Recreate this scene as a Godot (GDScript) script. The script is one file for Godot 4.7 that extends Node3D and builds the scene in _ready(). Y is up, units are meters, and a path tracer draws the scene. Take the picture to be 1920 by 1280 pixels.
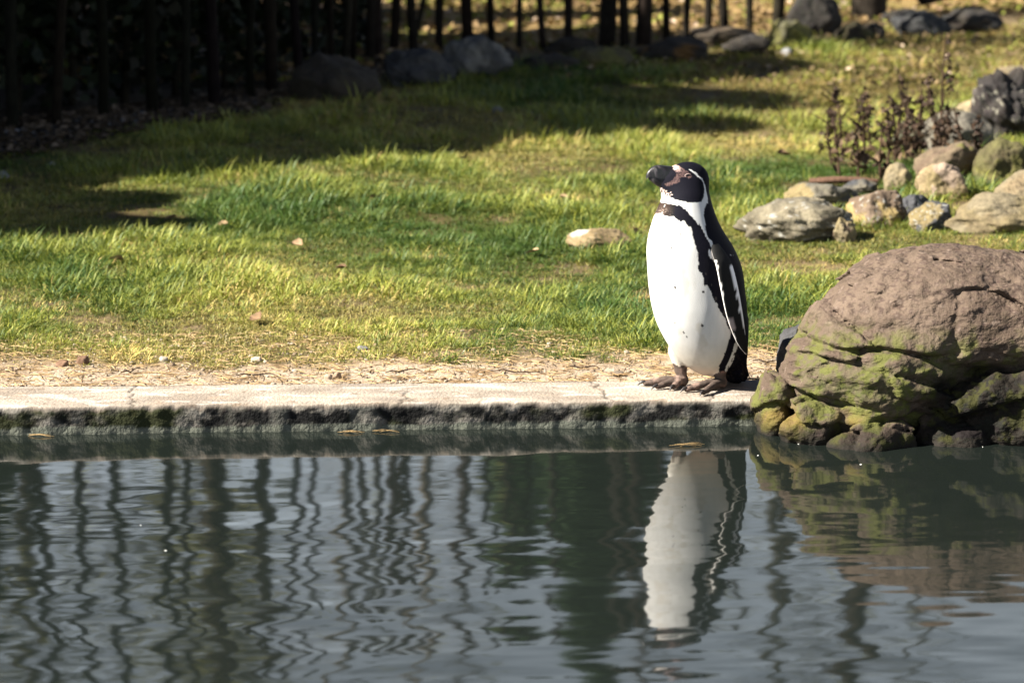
extends Node3D

# ---------- helpers ----------
var taken := {}
var M := {}
var nz := FastNoiseLite.new()      # smooth noise, metres scaled at call
var nf := FastNoiseLite.new()      # fractal noise
var nr := FastNoiseLite.new()      # ridged noise
var nc := FastNoiseLite.new()      # one value per cell
var nd := FastNoiseLite.new()      # distance to the cell's edge
var SUN := Vector3(-cos(deg_to_rad(15.0)), 0, sin(deg_to_rad(15.0)))

# evergreens left of the view: x, z, height, width
var EVERGREENS := [[-5.0,-4.7,4.9,0.85],[-5.0,-4.0,3.95,0.75],[-5.0,-5.75,5.15,1.0],[-6.2,-7.0,6.2,1.35],[-6.3,-1.7,4.15,0.6],[-6.5,-2.35,4.1,0.92],[-5.2,-8.4,4.9,1.1],[-7.8,-3.4,5.6,0.6],[-3.9,-9.4,4.0,1.0],[-4.9,-11.2,5.0,0.9]]

func _ready() -> void:
	var cam := Camera3D.new()
	cam.name = "camera"
	add_child(cam)
	cam.position = Vector3(0, 1.668, 8.0)
	cam.rotation_degrees = Vector3(-10.38, 0, 0)
	var at := CameraAttributesPhysical.new()
	at.frustum_focal_length = 107.55
	at.frustum_focus_distance = 8.12
	at.frustum_near = 0.1
	at.frustum_far = 200.0
	at.exposure_aperture = 4.4
	cam.attributes = at
	cam.fov = 12.73
	cam.near = 0.1
	cam.far = 200.0
	var we := WorldEnvironment.new()
	we.name = "world_environment"
	add_child(we)
	var e := Environment.new()
	we.environment = e
	e.tonemap_mode = Environment.TONE_MAPPER_LINEAR
	e.tonemap_exposure = 4.5
	e.background_mode = Environment.BG_SKY
	var sk := ProceduralSkyMaterial.new()
	sk.sky_top_color = Color(0.10, 0.17, 0.30)
	sk.sky_horizon_color = Color(0.92, 0.965, 0.99)
	sk.sky_curve = 0.20
	sk.ground_bottom_color = Color(0.10, 0.09, 0.07)
	sk.ground_horizon_color = Color(0.3, 0.3, 0.28)
	sk.sky_energy_multiplier = 0.76
	sk.energy_multiplier = 1.0
	sk.sun_angle_max = 20.0
	e.sky = Sky.new()
	e.sky.sky_material = sk
	e.sdfgi_enabled = true
	e.ssao_enabled = true
	e.ssil_enabled = true
	var sun := DirectionalLight3D.new()
	sun.name = "sun"
	add_child(sun)
	var el := deg_to_rad(38.0)
	var to_sun := (SUN * cos(el) + Vector3.UP * sin(el)).normalized()
	sun.basis = Basis.looking_at(-to_sun, Vector3.UP)
	sun.light_energy = 1.6
	sun.light_color = Color(1.0, 0.97, 0.915)
	sun.light_angular_distance = 0.5
	sun.shadow_enabled = true

	for n in [nz, nf, nr]:
		n.noise_type = FastNoiseLite.TYPE_SIMPLEX_SMOOTH
		n.frequency = 0.01
		n.seed = 3
	for n in [nc, nd]:
		n.noise_type = FastNoiseLite.TYPE_CELLULAR
		n.frequency = 0.01
		n.seed = 6
		n.fractal_type = FastNoiseLite.FRACTAL_NONE
		n.cellular_jitter = 0.9
	nc.cellular_return_type = FastNoiseLite.RETURN_CELL_VALUE
	nd.cellular_return_type = FastNoiseLite.RETURN_DISTANCE2_SUB
	nz.fractal_type = FastNoiseLite.FRACTAL_NONE
	nf.fractal_type = FastNoiseLite.FRACTAL_FBM
	nf.fractal_octaves = 4
	nr.fractal_type = FastNoiseLite.FRACTAL_RIDGED
	nr.fractal_octaves = 3
	var bump := grey_tex(0.02, 5, 0.0, 1.0, false, 512, 4)
	var grain := grey_tex(0.05, 4, 0.72, 1.0, false, 512, 8)
	var barkt := grey_tex(0.03, 4, 0.5, 1.0, false, 256, 9)
	M.concrete = mat(0.9, {"bump": bump, "bs": 0.25, "scale": Vector3.ONE * 8.0, "tex": grain, "spec": 0.3})
	M.earth = mat(1.0, {"bump": bump, "bs": 0.4, "scale": Vector3.ONE * 6.0, "tex": grain, "spec": 0.2})
	M.earth_plain = mat(0.95, {"spec": 0.3})
	M.rock = mat(0.9, {"bump": bump, "bs": 0.35, "scale": Vector3.ONE * 5.0, "tex": grain, "spec": 0.3})
	M.boulder = mat(0.85, {"bump": grey_tex(0.012, 8, 0.0, 1.0, false, 1024, 23), "bs": 0.5, "scale": Vector3(4, 6, 4), "tex": grey_tex(0.10, 5, 0.5, 1.0, false, 1024, 18), "spec": 0.3})
	M.bark = mat(0.95, {"tex": barkt, "scale": Vector3(8, 1.5, 8), "spec": 0.2})
	M.grass = mat(0.55, {"back": Color(0.55, 0.58, 0.25), "spec": 0.32})
	M.straw = mat(0.7, {"back": Color(0.3, 0.25, 0.15), "spec": 0.3})
	M.leaf = mat(0.7, {"back": Color(0.25, 0.25, 0.12), "spec": 0.3})
	M.dead_leaf = mat(0.8, {"spec": 0.25})
	M.dead_leaf.vertex_color_use_as_albedo = true
	M.feather = mat(0.75, {"bump": grey_tex(0.045, 3, 0.0, 1.0, false, 512, 12), "bs": 0.10, "scale": Vector3(26, 9, 26), "spec": 0.2})
	M.horn = mat(0.42, {"bump": bump, "bs": 0.04, "scale": Vector3.ONE * 25.0, "spec": 0.5})
	M.skin = mat(0.6, {"spec": 0.4})
	M.eye = mat(0.08, {"spec": 0.5})

	make_ground()
	make_water()
	make_rim()
	make_boulder()
	make_fence()
	make_hedge()
	make_trees()
	make_penguin()
	make_stones()
	make_weeds()
	make_bits()
	make_grass()

func numbered(called: String) -> String:
	var n: int = taken.get(called, 0)
	taken[called] = n + 1
	return called if n == 0 else "%s_%03d" % [called, n]

func tag(o: Node, label := "", category := "", group := "", kind := "") -> Node:
	if label: o.set_meta("label", label)
	if category: o.set_meta("category", category)
	if group: o.set_meta("group", group)
	if kind: o.set_meta("kind", kind)
	return o

func thing(called: String, label: String, category: String, at := Vector3.ZERO, turn := 0.0, group := "") -> Node3D:
	var o := Node3D.new()
	o.name = numbered(called)
	add_child(o)
	o.position = at
	o.rotation.y = turn
	tag(o, label, category, group)
	return o

func put(called: String, mesh: Mesh, m: Material, parent: Node = null) -> MeshInstance3D:
	var o := MeshInstance3D.new()
	o.mesh = mesh
	o.material_override = m
	if parent == null:
		o.name = numbered(called)
		add_child(o)
	else:
		o.name = called
		parent.add_child(o, true)
	return o

func grey_tex(freq: float, octaves: int, lo: float, hi: float, ridged := false, size := 512, sd := 1) -> NoiseTexture2D:
	var n := FastNoiseLite.new()
	n.seed = sd
	n.noise_type = FastNoiseLite.TYPE_SIMPLEX_SMOOTH
	n.frequency = freq
	n.fractal_type = FastNoiseLite.FRACTAL_RIDGED if ridged else FastNoiseLite.FRACTAL_FBM
	n.fractal_octaves = octaves
	var t := NoiseTexture2D.new()
	t.width = size
	t.height = size
	t.seamless = true
	t.noise = n
	var g := Gradient.new()
	g.set_color(0, Color(lo, lo, lo))
	g.set_color(1, Color(hi, hi, hi))
	t.color_ramp = g
	return t

func mat(rough: float, opts := {}) -> StandardMaterial3D:
	var m := StandardMaterial3D.new()
	m.roughness = rough
	m.vertex_color_use_as_albedo = true
	m.metallic_specular = opts.get("spec", 0.4)
	if opts.has("tex"):
		m.albedo_texture = opts.tex
	if opts.has("bump"):
		m.heightmap_enabled = true
		m.heightmap_texture = opts.bump
		m.heightmap_scale = opts.get("bs", 0.1)
	if opts.has("tex") or opts.has("bump"):
		m.uv1_triplanar = true
		m.uv1_world_triplanar = opts.get("world", false)
		m.uv1_scale = opts.get("scale", Vector3.ONE)
	if opts.has("back"):
		m.backlight_enabled = true
		m.backlight = opts.back
	if opts.has("coat"):
		m.clearcoat_enabled = true
		m.clearcoat = opts.coat
		m.clearcoat_roughness = 0.25
	return m

func mix3(a: Vector3, b: Vector3, t: float) -> Vector3:
	return a.lerp(b, clampf(t, 0.0, 1.0))

func ss(a: float, b: float, x: float) -> float:
	return smoothstep(a, b, x)

# arrays to mesh; normals are averaged from the faces when not given. Faces run clockwise seen from outside.
func to_mesh(v: PackedVector3Array, idx: PackedInt32Array, col: PackedColorArray, nor := PackedVector3Array()) -> ArrayMesh:
	if nor.is_empty():
		nor = normals_of(v, idx)
	var a := []
	a.resize(Mesh.ARRAY_MAX)
	a[Mesh.ARRAY_VERTEX] = v
	a[Mesh.ARRAY_NORMAL] = nor
	a[Mesh.ARRAY_COLOR] = col
	a[Mesh.ARRAY_INDEX] = idx
	var m := ArrayMesh.new()
	m.add_surface_from_arrays(Mesh.PRIMITIVE_TRIANGLES, a)
	return m

func normals_of(v: PackedVector3Array, idx: PackedInt32Array) -> PackedVector3Array:
	var n := PackedVector3Array()
	n.resize(v.size())
	for k in range(0, idx.size(), 3):
		var a := idx[k]
		var b := idx[k + 1]
		var c := idx[k + 2]
		var f := (v[c] - v[a]).cross(v[b] - v[a])
		n[a] += f
		n[b] += f
		n[c] += f
	for k in n.size():
		n[k] = n[k].normalized()
	return n

# surface nets of a distance field: one vertex per crossed cell; blocks far from the surface are skipped
func nets(f: Callable, lo: Vector3, hi: Vector3, c: float) -> Array:
	const B := 6
	var nx := int(ceil((hi.x - lo.x) / c / B)) * B
	var ny := int(ceil((hi.y - lo.y) / c / B)) * B
	var nz_ := int(ceil((hi.z - lo.z) / c / B)) * B
	var sx := 1
	var sy := nx
	var sz := nx * ny
	var d := PackedFloat32Array()
	d.resize(nx * ny * nz_)
	var live := PackedInt32Array()
	var reach := B * c * 0.87 * 1.5 + 2.0 * c
	for bz in range(0, nz_, B):
		for by in range(0, ny, B):
			for bx in range(0, nx, B):
				var mid: float = f.call(lo + Vector3(bx + B * 0.5, by + B * 0.5, bz + B * 0.5) * c)
				var near := absf(mid) < reach
				for k in range(bz, bz + B):
					for j in range(by, by + B):
						var at := bx + j * sy + k * sz
						for i in range(bx, bx + B):
							if near:
								d[at] = f.call(lo + Vector3(i, j, k) * c)
								live.append(at)
							else:
								d[at] = mid
							at += 1
	var which := PackedInt32Array()
	which.resize(d.size())
	which.fill(-1)
	var v := PackedVector3Array()
	var edges := [[0, sx], [0, sy], [0, sz], [sx, sx + sy], [sx, sx + sz], [sy, sx + sy], [sy, sy + sz], [sz, sx + sz], [sz, sy + sz], [sx + sy, sx + sy + sz], [sx + sz, sx + sy + sz], [sy + sz, sx + sy + sz]]
	var offs := {0: Vector3(0, 0, 0), sx: Vector3(1, 0, 0), sy: Vector3(0, 1, 0), sz: Vector3(0, 0, 1), sx + sy: Vector3(1, 1, 0), sx + sz: Vector3(1, 0, 1), sy + sz: Vector3(0, 1, 1), sx + sy + sz: Vector3(1, 1, 1)}
	var ea := PackedInt32Array()
	var eb := PackedInt32Array()
	var pa := PackedVector3Array()
	var pb := PackedVector3Array()
	for e in edges:
		ea.append(e[0])
		eb.append(e[1])
		pa.append(offs[e[0]])
		pb.append(offs[e[1]])
	for at in live:
		var i := at % nx
		var j := (at / sy) % ny
		var k := at / sz
		if i >= nx - 1 or j >= ny - 1 or k >= nz_ - 1:
			continue
		var s0 := d[at] < 0.0
		if s0 == (d[at + sx] < 0.0) and s0 == (d[at + sy] < 0.0) and s0 == (d[at + sz] < 0.0) and s0 == (d[at + sx + sy] < 0.0) and s0 == (d[at + sx + sz] < 0.0) and s0 == (d[at + sy + sz] < 0.0) and s0 == (d[at + sx + sy + sz] < 0.0):
			continue
		var sum := Vector3.ZERO
		var n := 0
		for e in 12:
			var a := d[at + ea[e]]
			var b := d[at + eb[e]]
			if (a < 0.0) != (b < 0.0):
				sum += pa[e].lerp(pb[e], a / (a - b))
				n += 1
		which[at] = v.size()
		v.append(lo + (Vector3(i, j, k) + sum / n) * c)
	var idx := PackedInt32Array()
	var st := [sx, sy, sz]
	for at in live:
		if which[at] < 0:
			continue
		for ax in 3:
			var a: int = st[ax]
			var inside := d[at] < 0.0
			if inside == (d[at + a] < 0.0):
				continue
			var b: int = st[(ax + 1) % 3]
			var e: int = st[(ax + 2) % 3]
			if at < b + e:
				continue
			var q0 := which[at]
			var q1 := which[at - b]
			var q2 := which[at - b - e]
			var q3 := which[at - e]
			if q0 < 0 or q1 < 0 or q2 < 0 or q3 < 0:
				continue
			if inside:
				idx.append_array([q0, q2, q1, q0, q3, q2])
			else:
				idx.append_array([q0, q1, q2, q0, q2, q3])
	# make sure that the faces turn outwards (clockwise)
	var vol := 0.0
	for k in range(0, idx.size(), 3):
		vol += v[idx[k]].cross(v[idx[k + 1]]).dot(v[idx[k + 2]])
	if vol > 0.0:
		for k in range(0, idx.size(), 3):
			var t := idx[k + 1]
			idx[k + 1] = idx[k + 2]
			idx[k + 2] = t
	return [v, idx]

func smin(a: float, b: float, k: float) -> float:
	var h := clampf(0.5 + 0.5 * (b - a) / k, 0.0, 1.0)
	return lerpf(b, a, h) - k * h * (1.0 - h)

func ell(p: Vector3, c: Vector3, s: Vector3) -> float:
	var q := p - c
	var k0 := (q / s).length()
	var k1 := (q / (s * s)).length()
	return k0 * (k0 - 1.0) / maxf(k1, 1e-6)

func cap(p: Vector3, a: Vector3, b: Vector3, ra: float, rb: float) -> float:
	var ab := b - a
	var t := clampf((p - a).dot(ab) / ab.length_squared(), 0.0, 1.0)
	return (p - a - ab * t).length() - lerpf(ra, rb, t)

# tube along points with radii, n sides, optional colour; appended to buffers
class Buf:
	var v := PackedVector3Array()
	var i := PackedInt32Array()
	var c := PackedColorArray()
	var n := PackedVector3Array()

func tube(b: Buf, pts: Array, rad: Array, n: int, col: Color, cap_end := true, flat := 1.0) -> void:
	var base := b.v.size()
	var side := Vector3.ZERO
	for k in pts.size():
		var dir: Vector3 = (pts[mini(k + 1, pts.size() - 1)] - pts[maxi(k - 1, 0)]).normalized()
		if side == Vector3.ZERO:
			side = dir.cross(Vector3.UP if absf(dir.y) < 0.9 else Vector3.RIGHT).normalized()
		side = (side - dir * side.dot(dir)).normalized()
		var up := side.cross(dir)
		for s in n:
			var a := TAU * s / n
			b.v.append(pts[k] + (side * cos(a) + up * sin(a) * flat) * rad[k])
			b.c.append(col)
	for k in pts.size() - 1:
		for s in n:
			var p := base + k * n + s
			var q := base + k * n + (s + 1) % n
			b.i.append_array([p, q + n, p + n, p, q, q + n])
	if cap_end:
		for e in [[0, false], [pts.size() - 1, true]]:
			var mid := b.v.size()
			b.v.append(pts[e[0]])
			b.c.append(col)
			for s in n:
				var p: int = base + e[0] * n + s
				var q: int = base + e[0] * n + (s + 1) % n
				b.i.append_array([mid, p, q] if e[1] else [mid, q, p])

func done(b: Buf) -> ArrayMesh:
	return to_mesh(b.v, b.i, b.c, b.n)

# ---------- the lie of the land ----------
func rim_front(x: float) -> float:
	return 0.159 - 0.061 * x

func rim_back(x: float) -> float:
	return rim_front(x) - 0.27

func land(x: float, z: float) -> float:
	var d := maxf(0.0, rim_back(x) - z)
	var r := minf(1.0, d / 1.2)
	return 0.058 + 0.006 * d + r * 0.014 * (sin(1.7 * x + 0.6 * z) + sin(1.1 * z - 0.8 * x + 1.0) + 0.5 * sin(3.1 * x - 2.3 * z))

var FENCE := [[-9.0, -1.0], [-4.0, -3.8], [-2.3, -6.0], [-1.2, -7.6], [-0.9, -9.2], [0.0, -9.9], [1.6, -11.2], [2.4, -12.4], [3.6, -13.0], [12.0, -15.0]]
func fence_z(x: float) -> float:
	for k in FENCE.size() - 1:
		if x <= FENCE[k + 1][0]:
			return lerpf(FENCE[k][1], FENCE[k + 1][1], clampf((x - FENCE[k][0]) / (FENCE[k + 1][0] - FENCE[k][0]), 0.0, 1.0))
	return -15.0

# how bare the earth is at a place, 0 lawn .. 1 bare
func bare(x: float, z: float) -> float:
	var d := rim_back(x) - z
	var edge := 0.44 + 0.20 * nz.get_noise_2d(x * 90.0, 7.0) + 0.13 * nf.get_noise_2d(x * 260.0, z * 260.0) + 0.05 * nz.get_noise_2d(x * 800.0, z * 700.0)
	var b := 1.0 - ss(edge - 0.10, edge + 0.16, d)
	b = maxf(b, ss(0.12, 0.42, nf.get_noise_2d(x * 190.0 + 140.0, z * 150.0)) * 0.7)
	b = maxf(b, 1.0 - ss(0.7, 1.25, z - fence_z(x) + 0.2 * nz.get_noise_2d(x * 180.0, z * 180.0)))
	return clampf(b, 0.0, 1.0)

# how straw-coloured the lawn is
func straw(x: float, z: float) -> float:
	var s := 0.56 + 0.85 * nf.get_noise_2d(x * 42.0 - 90.0, z * 30.0 + 12.0)
	s += 0.42 * ss(-4.8, -7.5, z) * ss(0.0, 1.3, x)
	s += 0.20 * (1.0 - ss(0.1, 1.7, rim_back(x) - z))
	return clampf(s, 0.0, 1.0)

# ---------- pond, rim and ground ----------
var WAVES := [[0.38, 0.42, 0.91, 0.0070, 0.3], [0.23, -0.50, 0.87, 0.0058, 1.9], [0.15, 0.60, 0.80, 0.0044, 4.1], [0.55, 0.22, 0.97, 0.0060, 2.2], [0.10, -0.25, 0.97, 0.0058, 0.9], [0.31, -0.80, 0.60, 0.0030, 5.2], [0.07, 0.30, 0.95, 0.0060, 3.3], [0.047, -0.12, 0.99, 0.0050, 1.1]]
func slope_at(x: float, z: float) -> Vector2:
	var s := Vector2.ZERO
	var wx := x + 0.10 * nz.get_noise_2d(x * 90.0, z * 110.0)
	var wz := z + 0.09 * nz.get_noise_2d(x * 70.0 + 55.0, z * 120.0)
	for w in WAVES:
		var k: float = TAU / w[0]
		s += Vector2(w[1], w[2]) * (w[3] * cos(k * (w[1] * wx + w[2] * wz) + w[4]))
	var calm := 0.12 + 0.88 * ss(0.22, 0.9, z) + 0.9 * ss(0.8, 2.0, z)
	return s * calm * (0.75 + 0.5 * nz.get_noise_2d(x * 90.0, z * 120.0 + 31.0))

func steps(marks: Array) -> PackedFloat32Array:    # [[from, step], ... [to, 0]]
	var o := PackedFloat32Array()
	for k in marks.size() - 1:
		var n := int(round(absf(marks[k + 1][0] - marks[k][0]) / marks[k][1]))
		for i in n:
			o.append(lerpf(marks[k][0], marks[k + 1][0], float(i) / n))
	o.append(marks[-1][0])
	return o

func grid(nu: int, nv: int, f: Callable, flip := false) -> ArrayMesh:   # f(i, j) -> [position, colour]
	var v := PackedVector3Array()
	var c := PackedColorArray()
	var idx := PackedInt32Array()
	var n := PackedVector3Array()
	for j in nv:
		for i in nu:
			var r: Array = f.call(i, j)
			v.append(r[0])
			c.append(r[1])
			if r.size() > 2:
				n.append(r[2])
	for j in nv - 1:
		for i in nu - 1:
			var a := j * nu + i
			if flip:
				idx.append_array([a, a + nu, a + 1, a + 1, a + nu, a + nu + 1])
			else:
				idx.append_array([a, a + 1, a + nu, a + 1, a + nu + 1, a + nu])
	return to_mesh(v, idx, c, n)

func make_water() -> void:
	var xs := steps([[-30.0, 3.0], [-3.0, 0.02], [3.0, 3.0], [30.0, 0.0]])
	var zs := steps([[-0.3, 0.02], [3.2, 0.4], [6.0, 3.0], [21.0, 0.0]])
	var m := mat(0.045, {"spec": 0.42})
	m.vertex_color_use_as_albedo = false
	m.albedo_color = Color(0.0068, 0.0092, 0.0080).linear_to_srgb()
	var mesh := grid(xs.size(), zs.size(), func(i, j):
		var s := slope_at(xs[i], zs[j])
		return [Vector3(xs[i], 0.0, zs[j]), Color.WHITE, Vector3(-s.x, 1.0, -s.y).normalized()])
	tag(put("water", mesh, m), "", "", "", "structure")

func make_rim() -> void:
	var xs := steps([[-6.0, 0.05], [-1.8, 0.006], [1.0, 0.03], [3.0, 0.0]])
	var prof := []       # [share across the top (0 back .. 1 front), how far down the face]
	prof.append([0.0, -0.12])
	for k in 41:
		prof.append([k / 40.0, 0.0])
	for k in range(1, 34):
		prof.append([1.0, -0.006 * k])
	var mesh := grid(xs.size(), prof.size(), func(i, j):
		var x := xs[i]
		var pr: Array = prof[j]
		var zf := rim_front(x) + 0.006 * nz.get_noise_2d(x * 300.0, 3.0) + 0.004 * nz.get_noise_2d(x * 1500.0, 9.0)
		var zb := rim_back(x)
		var top := 0.070 - 0.003 * x + 0.0016 * nf.get_noise_2d(x * 260.0, pr[0] * 80.0)
		var chip := maxf(0.0, nf.get_noise_2d(x * 1300.0, 77.0) - 0.12) * 0.022 + maxf(0.0, nz.get_noise_2d(x * 260.0, 7.0) - 0.45) * 0.02
		var p := Vector3(x, top, lerpf(zb, zf, pr[0]))
		var c := Vector3.ZERO
		if pr[1] == 0.0:
			var near_edge := ss(0.95, 1.0, pr[0])
			p.y -= near_edge * near_edge * (0.004 + chip)
			var n1 := nf.get_noise_2d(x * 170.0, p.z * 520.0)
			var n2 := nf.get_noise_2d(x * 900.0 + 30.0, p.z * 1400.0)
			c = mix3(Vector3(0.255, 0.215, 0.175), Vector3(0.40, 0.35, 0.295), 0.5 + 1.3 * n1 + 0.6 * n2)
			c = mix3(c, Vector3(0.36, 0.27, 0.20), ss(0.1, 0.5, n2) * 0.6)
			var drop := nf.get_noise_2d(x * 520.0 + 400.0, p.z * 1100.0) + 0.14 * ss(-0.3, -1.2, x) + 0.12 * nz.get_noise_2d(x * 60.0, 5.0)
			c = mix3(c, Vector3(0.62, 0.59, 0.55), ss(0.18, 0.45, drop) * 0.4)
			c = mix3(c, Vector3(0.16, 0.11, 0.07), 0.6 * ss(0.38, 0.5, nf.get_noise_2d(x * 1600.0, p.z * 1900.0 + 50.0)))
			var crack := 9.0
			for cr in [[-1.02, 0.03, 1.0], [-0.27, -0.02, 0.6], [0.22, 0.04, 1.0], [0.55, -0.03, 0.45]]:
				if pr[0] > 1.0 - cr[2]:
					crack = minf(crack, absf(x - cr[0] - cr[1] * pr[0] - 0.012 * nz.get_noise_2d(p.z * 2200.0, cr[0] * 900.0)))
			c = mix3(c, Vector3(0.06, 0.048, 0.038), ss(0.0055, 0.002, crack) * 0.85)
			p.y -= 0.003 * ss(0.006, 0.0, crack)
			c = mix3(c, Vector3(0.08, 0.07, 0.06), ss(0.965, 1.0, pr[0] + 0.03 * n2) * 0.8)
		elif j == 0:
			p.y = -0.1
			c = Vector3(0.2, 0.16, 0.12)
		else:
			var t: float = top - 0.006 - chip
			p.y = t + pr[1]
			p.z += 0.003 + 0.003 * nf.get_noise_2d(x * 900.0, p.y * 1500.0) + 0.002 * nf.get_noise_2d(x * 3000.0, p.y * 3500.0)
			var n1 := nf.get_noise_2d(x * 500.0, p.y * 900.0 + 20.0)
			var n2 := nf.get_noise_2d(x * 1500.0, p.y * 2600.0 - 60.0)
			c = mix3(Vector3(0.010, 0.010, 0.009), Vector3(0.16, 0.148, 0.13), ss(-0.10, 0.40, n1 + 0.9 * n2))
			c = mix3(c, Vector3(0.13, 0.125, 0.11), 0.5 * ss(0.25, 0.5, nz.get_noise_2d(x * 900.0, p.y * 60.0)))
			c = mix3(c, Vector3(0.03, 0.034, 0.012), ss(0.1, 0.4, nf.get_noise_2d(x * 240.0, p.y * 500.0 + 90.0)))
			c = mix3(c, Vector3(0.30, 0.27, 0.23), ss(0.006, 0.0, -pr[1] - 0.004 * n2) * 0.7)
			var band: float = 0.017 + 0.007 * nz.get_noise_2d(x * 300.0, 2.0) + 0.006 * n2
			c = mix3(c, Vector3(0.12, 0.128, 0.105), 1.0 - ss(band - 0.002, band + 0.002, p.y))
		return [p, Color(c.x, c.y, c.z)])
	tag(put("pool_kerb", mesh, M.concrete), "", "", "", "structure")

func make_ground() -> void:
	var xs := steps([[-60.0, 6.0], [-6.0, 0.25], [-1.9, 0.013], [1.7, 0.2], [6.0, 6.0], [60.0, 0.0]])
	var zs := PackedFloat32Array()
	var q := 0.03
	while q > -60.0:
		zs.append(q)
		q -= 0.012 if q > -0.7 else 0.012 + 0.035 * (-q - 0.7)
	var at := func(i, j):
		var x := xs[i]
		var z := zs[j] + rim_back(clampf(x, -5.0, 5.0))
		var b := bare(x, z)
		var h := land(x, z)
		if zs[j] > -3.0:
			h += 0.010 * b * nf.get_noise_2d(x * 500.0, z * 500.0) + 0.004 * nf.get_noise_2d(x * 2200.0, z * 2200.0)
			h -= 0.02 * ss(0.0, 0.03, zs[j])
		else:
			h += 0.02 * nf.get_noise_2d(x * 120.0, z * 120.0)
		var n1 := nf.get_noise_2d(x * 300.0, z * 300.0)
		var n2 := nf.get_noise_2d(x * 1100.0 + 9.0, z * 1100.0)
		var dirt := mix3(Vector3(0.42, 0.345, 0.265), Vector3(0.31, 0.235, 0.165), 0.5 + 1.0 * n1)
		dirt = mix3(dirt, Vector3(0.20, 0.135, 0.075), ss(0.12, 0.38, n2))
		dirt = mix3(dirt, Vector3(0.24, 0.17, 0.095), ss(0.2, 0.42, rim_back(x) - z) * 0.55)
		var soil := mix3(Vector3(0.055, 0.042, 0.020), Vector3(0.13, 0.095, 0.045), 0.5 + n1)
		var c := mix3(soil, dirt, b * (1.0 - 0.65 * ss(0.4, 0.7, rim_back(x) - z)))
		var beyond := ss(0.5, -0.3, z - fence_z(x))
		var litter := mix3(Vector3(0.20, 0.13, 0.055), Vector3(0.30, 0.21, 0.09), 0.5 + nf.get_noise_2d(x * 130.0, z * 90.0))
		litter = mix3(litter, Vector3(0.13, 0.13, 0.03), ss(0.05, 0.3, nf.get_noise_2d(x * 60.0 + 300.0, z * 45.0)))
		c = mix3(c, litter, beyond)
		c = mix3(c, Vector3(0.024, 0.019, 0.014), (1.0 - ss(0.8, 1.4, z - fence_z(x))) * ss(-0.4, -1.0, x))  # ground darkened by the left fence, shade put into its colour
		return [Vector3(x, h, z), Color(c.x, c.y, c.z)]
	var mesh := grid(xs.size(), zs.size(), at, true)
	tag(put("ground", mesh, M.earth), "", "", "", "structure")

# ---------- grass ----------
func tuft(n: int, h: float, w: float, spread: float, lean: float, sd: int, droop := 0.5) -> ArrayMesh:
	var r := RandomNumberGenerator.new()
	r.seed = sd
	var b := Buf.new()
	for k in n:
		var a := r.randf() * TAU
		var root := Vector3(cos(a), 0, sin(a)) * spread * sqrt(r.randf())
		var out := Vector3(cos(a), 0, sin(a)).rotated(Vector3.UP, r.randf_range(-1.2, 1.2))
		var hh := h * r.randf_range(0.45, 1.0)
		var ln := lean * r.randf_range(0.2, 1.0)
		var side := out.cross(Vector3.UP).rotated(Vector3.UP, r.randf_range(-0.9, 0.9)) * w * r.randf_range(0.6, 1.0)
		var t := r.randf()
		var col := Color(0.5 + 0.9 * t, 0.6 + 0.65 * t, 0.5 + 0.7 * t * r.randf())
		var at := b.v.size()
		for s in 4:
			var u := s / 3.0
			var p := root + Vector3.UP * hh * (u - droop * ln * u * u * 0.6) + out * hh * ln * u * u * 1.1
			var ww := side * (1.0 - u * u * 0.9) * (0.7 if s == 0 else 1.0)
			if s == 0:
				p.y -= 0.01
			if s < 3:
				b.v.append(p - ww * 0.5)
				b.v.append(p + ww * 0.5)
				b.c.append(col)
				b.c.append(col)
			else:
				b.v.append(p)
				b.c.append(col)
		for s in 2:
			var o := at + s * 2
			b.i.append_array([o, o + 2, o + 1, o + 1, o + 2, o + 3])
		b.i.append_array([at + 4, at + 6, at + 5])
	return done(b)

func scatter(called: String, mesh: Mesh, m: Material, list: Array) -> void:
	if list.is_empty():
		return
	var mm := MultiMesh.new()
	mm.transform_format = MultiMesh.TRANSFORM_3D
	mm.use_colors = true
	mm.mesh = mesh
	mm.instance_count = list.size()
	for k in list.size():
		mm.set_instance_transform(k, list[k][0])
		mm.set_instance_color(k, list[k][1])
	var o := MultiMeshInstance3D.new()
	o.name = numbered(called)
	o.multimesh = mm
	o.material_override = m
	add_child(o)
	tag(o, "", "", "", "stuff")

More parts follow.
